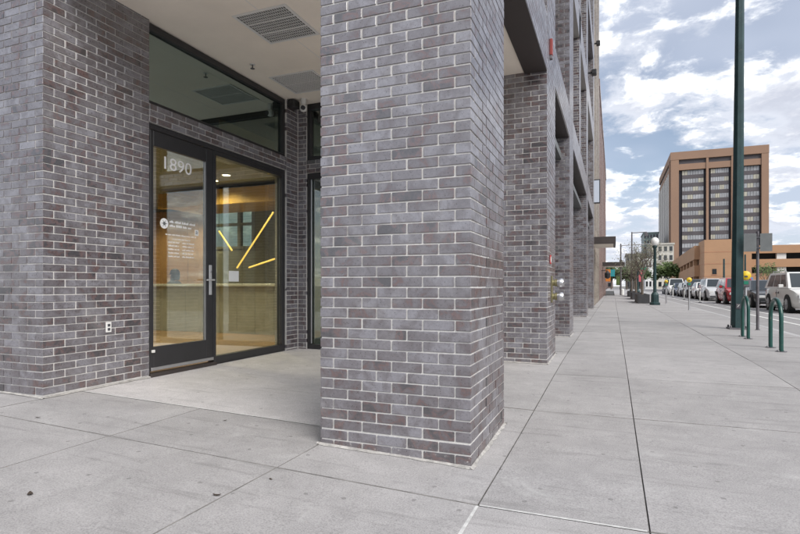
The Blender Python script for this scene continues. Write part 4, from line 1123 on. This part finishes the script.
# ---------------------------------------------------------------- far buildings
def tower():
    Y0, Y1, H = 293, 362, 66.7
    fx = lambda px: unproj_y(px, 200, Y0)[0]
    X0, X1 = fx(670.5), fx(769)
    t = thing('office_tower', 'tall brown office tower with banded windows and a heavy roof frame', 'tower', ((X0+X1)/2, (Y0+Y1)/2, 0))
    MB().box(X0+1.5, X1-1.5, Y0+1.7, Y1-1.5, -1, H-5.9).build('core', 'tower_dark', t)
    MB().box(X0, X1, Y0-.4, Y1, H-3.8, H).build('roof_frame', 'tower_brown', t)
    MB().box(X0+.6, X1-.6, Y0+.8, Y1-.1, H-6.0, H-3.81).build('attic_recess', 'tower_band', t)
    MB().box(X0+.05, X1-.05, Y0+.05, Y0+2, H-8.9, H-6.0).build('attic_band', 'tower_brown', t)
    MB().box(X0+.05, X0+2, Y0+2.001, Y1, H-8.9, H-6.0).build('attic_band', 'tower_brown', t)
    for a, b in ((670.8,678.8),(706.2,708.6),(731.3,733.6),(761.5,768.8)):
        MB().box(fx(a), fx(b), Y0-.3, Y0+2.2, -1, H-3.81).build('pier', 'tower_brown', t)
    fh = 3.95
    for a, b in ((682.3,704),(711,729.2),(735.5,760)):
        a, b = fx(a), fx(b)
        for k in range(15):
            z = H-9.2-fh*k
            if z < 4: break
            MB().box(a, b, Y0+.9, Y0+1.69, z-fh, z-fh*.54).build('spandrel_band', 'tower_band', t)
            nw = 8
            for q in range(nw):
                u0 = a+(b-a)*q/nw; u1 = a+(b-a)*(q+1)/nw
                MB().box(u0+.06, u1-.06, Y0+1.0, Y0+1.68, z-fh*.535, z-.02).build('window', 'tower_glass' if (k+q//2) % 4 else 'tower_blind', t)
    n = 7; p = (Y1-Y0-9)/n                                          # left flank: pale fins, dark glass
    MB().box(X0-.3, X0+2.2, Y0+2.21, Y0+5, -1, H-3.81).build('pier', 'tower_brown', t)
    for k in range(n+1):
        y = Y0+8+p*k*.97; MB().box(X0-.2, X0+1.4, y, y+p*.5, -1, H-8.9).build('fin', 'tower_fin', t)
tower()
t = thing('parking_garage', 'orange brick parking garage with open dark levels and a stair block', 'parking garage', (30, 127, 0))
sb = MB().box(15.9, 20.4, 114, 121, -.5, 9.75).build('stair_block', 'garage', t)
for z in (2.9, 5.2, 7.4): MB().box(15.88, 20.42, 113.97, 121.02, z, z+.10).build('reveal_line', 'garage_dark', sb)
MB().box(17.2, 17.9, 113.95, 114.2, 3.3, 4.3).build('window', 'pane_dark', sb); MB().box(17.1, 18.0, 113.93, 113.949, 3.15, 3.29).build('sill', 'garage_dark', sb)
MB().box(20.41, 24.5, 119, 135, -.5, 9.4).build('link_block', 'garage', t)
MB().box(22, 80, 129, 160, -.5, 9.0).build('deck_core', 'dark_void', t)
for z0, z1 in ((7.75,9.35),(4.95,6.55),(2.15,3.7),(-.5,.9)):
    MB().box(22, 80, 127.4, 128.4, z0, z1).build('parapet', 'garage', t)
for x in (31.4, 43, 55, 67):
    for z0, z1 in ((6.56,7.74),(3.71,4.94),(.91,2.14)): MB().box(x-.8, x+.8, 127.8, 128.7, z0, z1).build('column', 'far_white', t)
vs = []
wing = MB()
def slope_band(ya, za0, za1, yb_, zb0, zb1, x0=15.0, x1=15.9):
    wing.add([(x0,ya,za0),(x1,ya,za0),(x1,ya,za1),(x0,ya,za1),(x0,yb_,zb0),(x1,yb_,zb0),(x1,yb_,zb1),(x0,yb_,zb1)], [(0,1,2,3),(7,6,5,4),(0,4,5,1),(1,5,6,2),(2,6,7,3),(3,7,4,0)])
slope_band(120, 6.4, 9.1, 168, 4.9, 7.6); slope_band(120, 3.0, 5.2, 168, 1.6, 3.7); slope_band(120, -.4, 1.7, 168, -.5, .5)
wing.build('ramp_parapet', 'garage', t); MB().box(15.95, 24, 121.1, 170, -.5, 7.0).build('ramp_core', 'dark_void', t)
for k in range(9):
    y = 122+k*5.5; dz = -1.5*(y-120)/48
    for z0, z1 in ((5.2,6.4),(1.7,3.0)): MB().box(15.1, 15.9, y, y+1.0, z0+dz, z1+dz).build('column', 'garage', t)
def simple_block(name, label, x0, x1, y0, y1, h, mat, nf, nw, wmat='pane_dark', wf=.55):
    t = thing(name, label, 'building', ((x0+x1)/2, (y0+y1)/2, 0)); MB().box(x0, x1, y0, y1, -1, h).build('wall', mat, t)
    fh = h/nf
    for f in range(nf):
        for k in range(nw):
            a = x0+(x1-x0)*(k+.5-wf/2)/nw; b = x0+(x1-x0)*(k+.5+wf/2)/nw
            MB().box(a, b, y0-.06, y0+.3, f*fh+fh*.25, f*fh+fh*.8).build('window', wmat, t); MB().box(a-.1, b+.1, y0-.15, y0-.061, f*fh+fh*.18, f*fh+fh*.248).build('sill', mat, t)
    MB().box(x0-.3, x1+.3, y0-.3, y1+.3, h, h+.6).build('cornice', mat, t); return t
simple_block('pale_building', 'pale stone low building left of the office tower', 13.6, 21, 222, 250, 16.6, 'pale_stone', 5, 4)
simple_block('green_glass_tower', 'distant dark green glass tower behind the pale building', 14.6, 21.5, 300, 325, 28, 'far_green', 9, 5, 'tower_dark')
simple_block('stone_block', 'grey stone building far down the street behind the lamps', 5.2, 14.5, 240, 262, 14.0, 'grey_stone', 4, 7)
simple_block('low_white_house', 'small white building between the stone block and the pale one', 10.9, 14.4, 214, 232, 10.5, 'far_white', 3, 3)
simple_block('brown_end_block', 'brown building closing the view along the sidewalk', -12, .0, 232, 250, 9.0, 'brick_red', 3, 5)
simple_block('added_shop_row', 'cream two storey shop row across the street, added out of view for the entrance glass to reflect', 24, 34, 14, 50, 8.0, 'pale_stone', 2, 3)  # unseen row, added so the entrance glass has something to reflect
t = bpy.data.objects['added_shop_row']
for f in range(2):
    for k in range(9):
        y = 15.5+k*3.9; MB().box(23.94, 24.2, y, y+2.4, .9+f*3.8, 3.3+f*3.8).build('window', 'pane_dark', t); MB().box(23.85, 23.939, y-.1, y+2.5, .7+f*3.8, .89+f*3.8).build('sill', 'pale_stone', t)
# trees further off
for i, (x, y, h, s_, lb) in enumerate(((15.6, 150, 7.6, .8, 'leafy green tree in front of the low garage ramp'), (14.6, 170, 8.6, .8, 'leafy green tree between the pale building and the garage ramp'), (17.2, 186, 9.5, .8, 'leafy green tree at the foot of the office tower'))):
    tree(x, y, -.1, h, lb, 'leaf', 2600, s_, .42, 40+i, 3, 'green trees by the tower', 'green_tree', .2)
for i, (x, y, h, lb) in enumerate(((20.6, 92, 4.6, 'young thin tree before the garage link block'), (22.9, 97, 4.8, 'young thin tree before the open garage levels'))):
    tree(x, y, .1, h, lb, 'leaf', 260, .6, .16, 60+i, 3, 'young trees at the garage', 'young_tree', .09)
rt = random.Random(5)
for i, (x, y, h, lb) in enumerate(((1.8, 150, 6.5, 'dark evergreen tree at the end of the sidewalk'), (3.6, 165, 7.5, 'tall dark tree beside the far signal mast'), (6.2, 185, 8.0, 'broad dark tree far behind the planters'), (-.5, 180, 8.5, 'dark tree rising behind the far canopy'), (8.8, 200, 7.5, 'dark tree in front of the stone building'))):
    tree(x, y, -.1, h, lb, 'leaf_dark', 1500, .7, .4, 80+i, 3, 'dark trees at the end of the street', 'far_tree', .18)
# litter on the paving
def ground_pt(px, py):
    u = (px-400)/533.33; v = (286-py)/533.33; t_ = (0-CH)/v
    for _ in range(4):
        x, y = t_*(-S_+u*C_), t_*(C_+u*S_); t_ = (gz(x,y)-CH)/v
    return x, y
for i, (px, py, s_) in enumerate(((30,495,.026),(217,496,.022),(271,480,.012),(38,418,.018),(225,421,.014))):
    x, y = ground_pt(px, py); r2 = random.Random(i); a = r2.uniform(0, 3)
    m = MB(); pts = []
    for k in range(5):
        q = (k/4-.5)*2; wdt = s_*.42*(1-q*q)+.002; zc = gz(x,y)+.004+.35*s_*q*q*r2.uniform(.5,1)
        for sg in (-1,1):
            lx, lyy = q*s_, sg*wdt; pts.append((x+lx*math.cos(a)-lyy*math.sin(a), y+lx*math.sin(a)+lyy*math.cos(a), zc+abs(sg)*.001))
    m.add(pts, [(2*k,2*k+1,2*k+3,2*k+2) for k in range(4)])
    o = m.build('dry_leaf', 'dry_leaf'); tag(o, 'small dark dry leaf lying on the concrete paving', 'leaf', 'dry leaves on the paving')
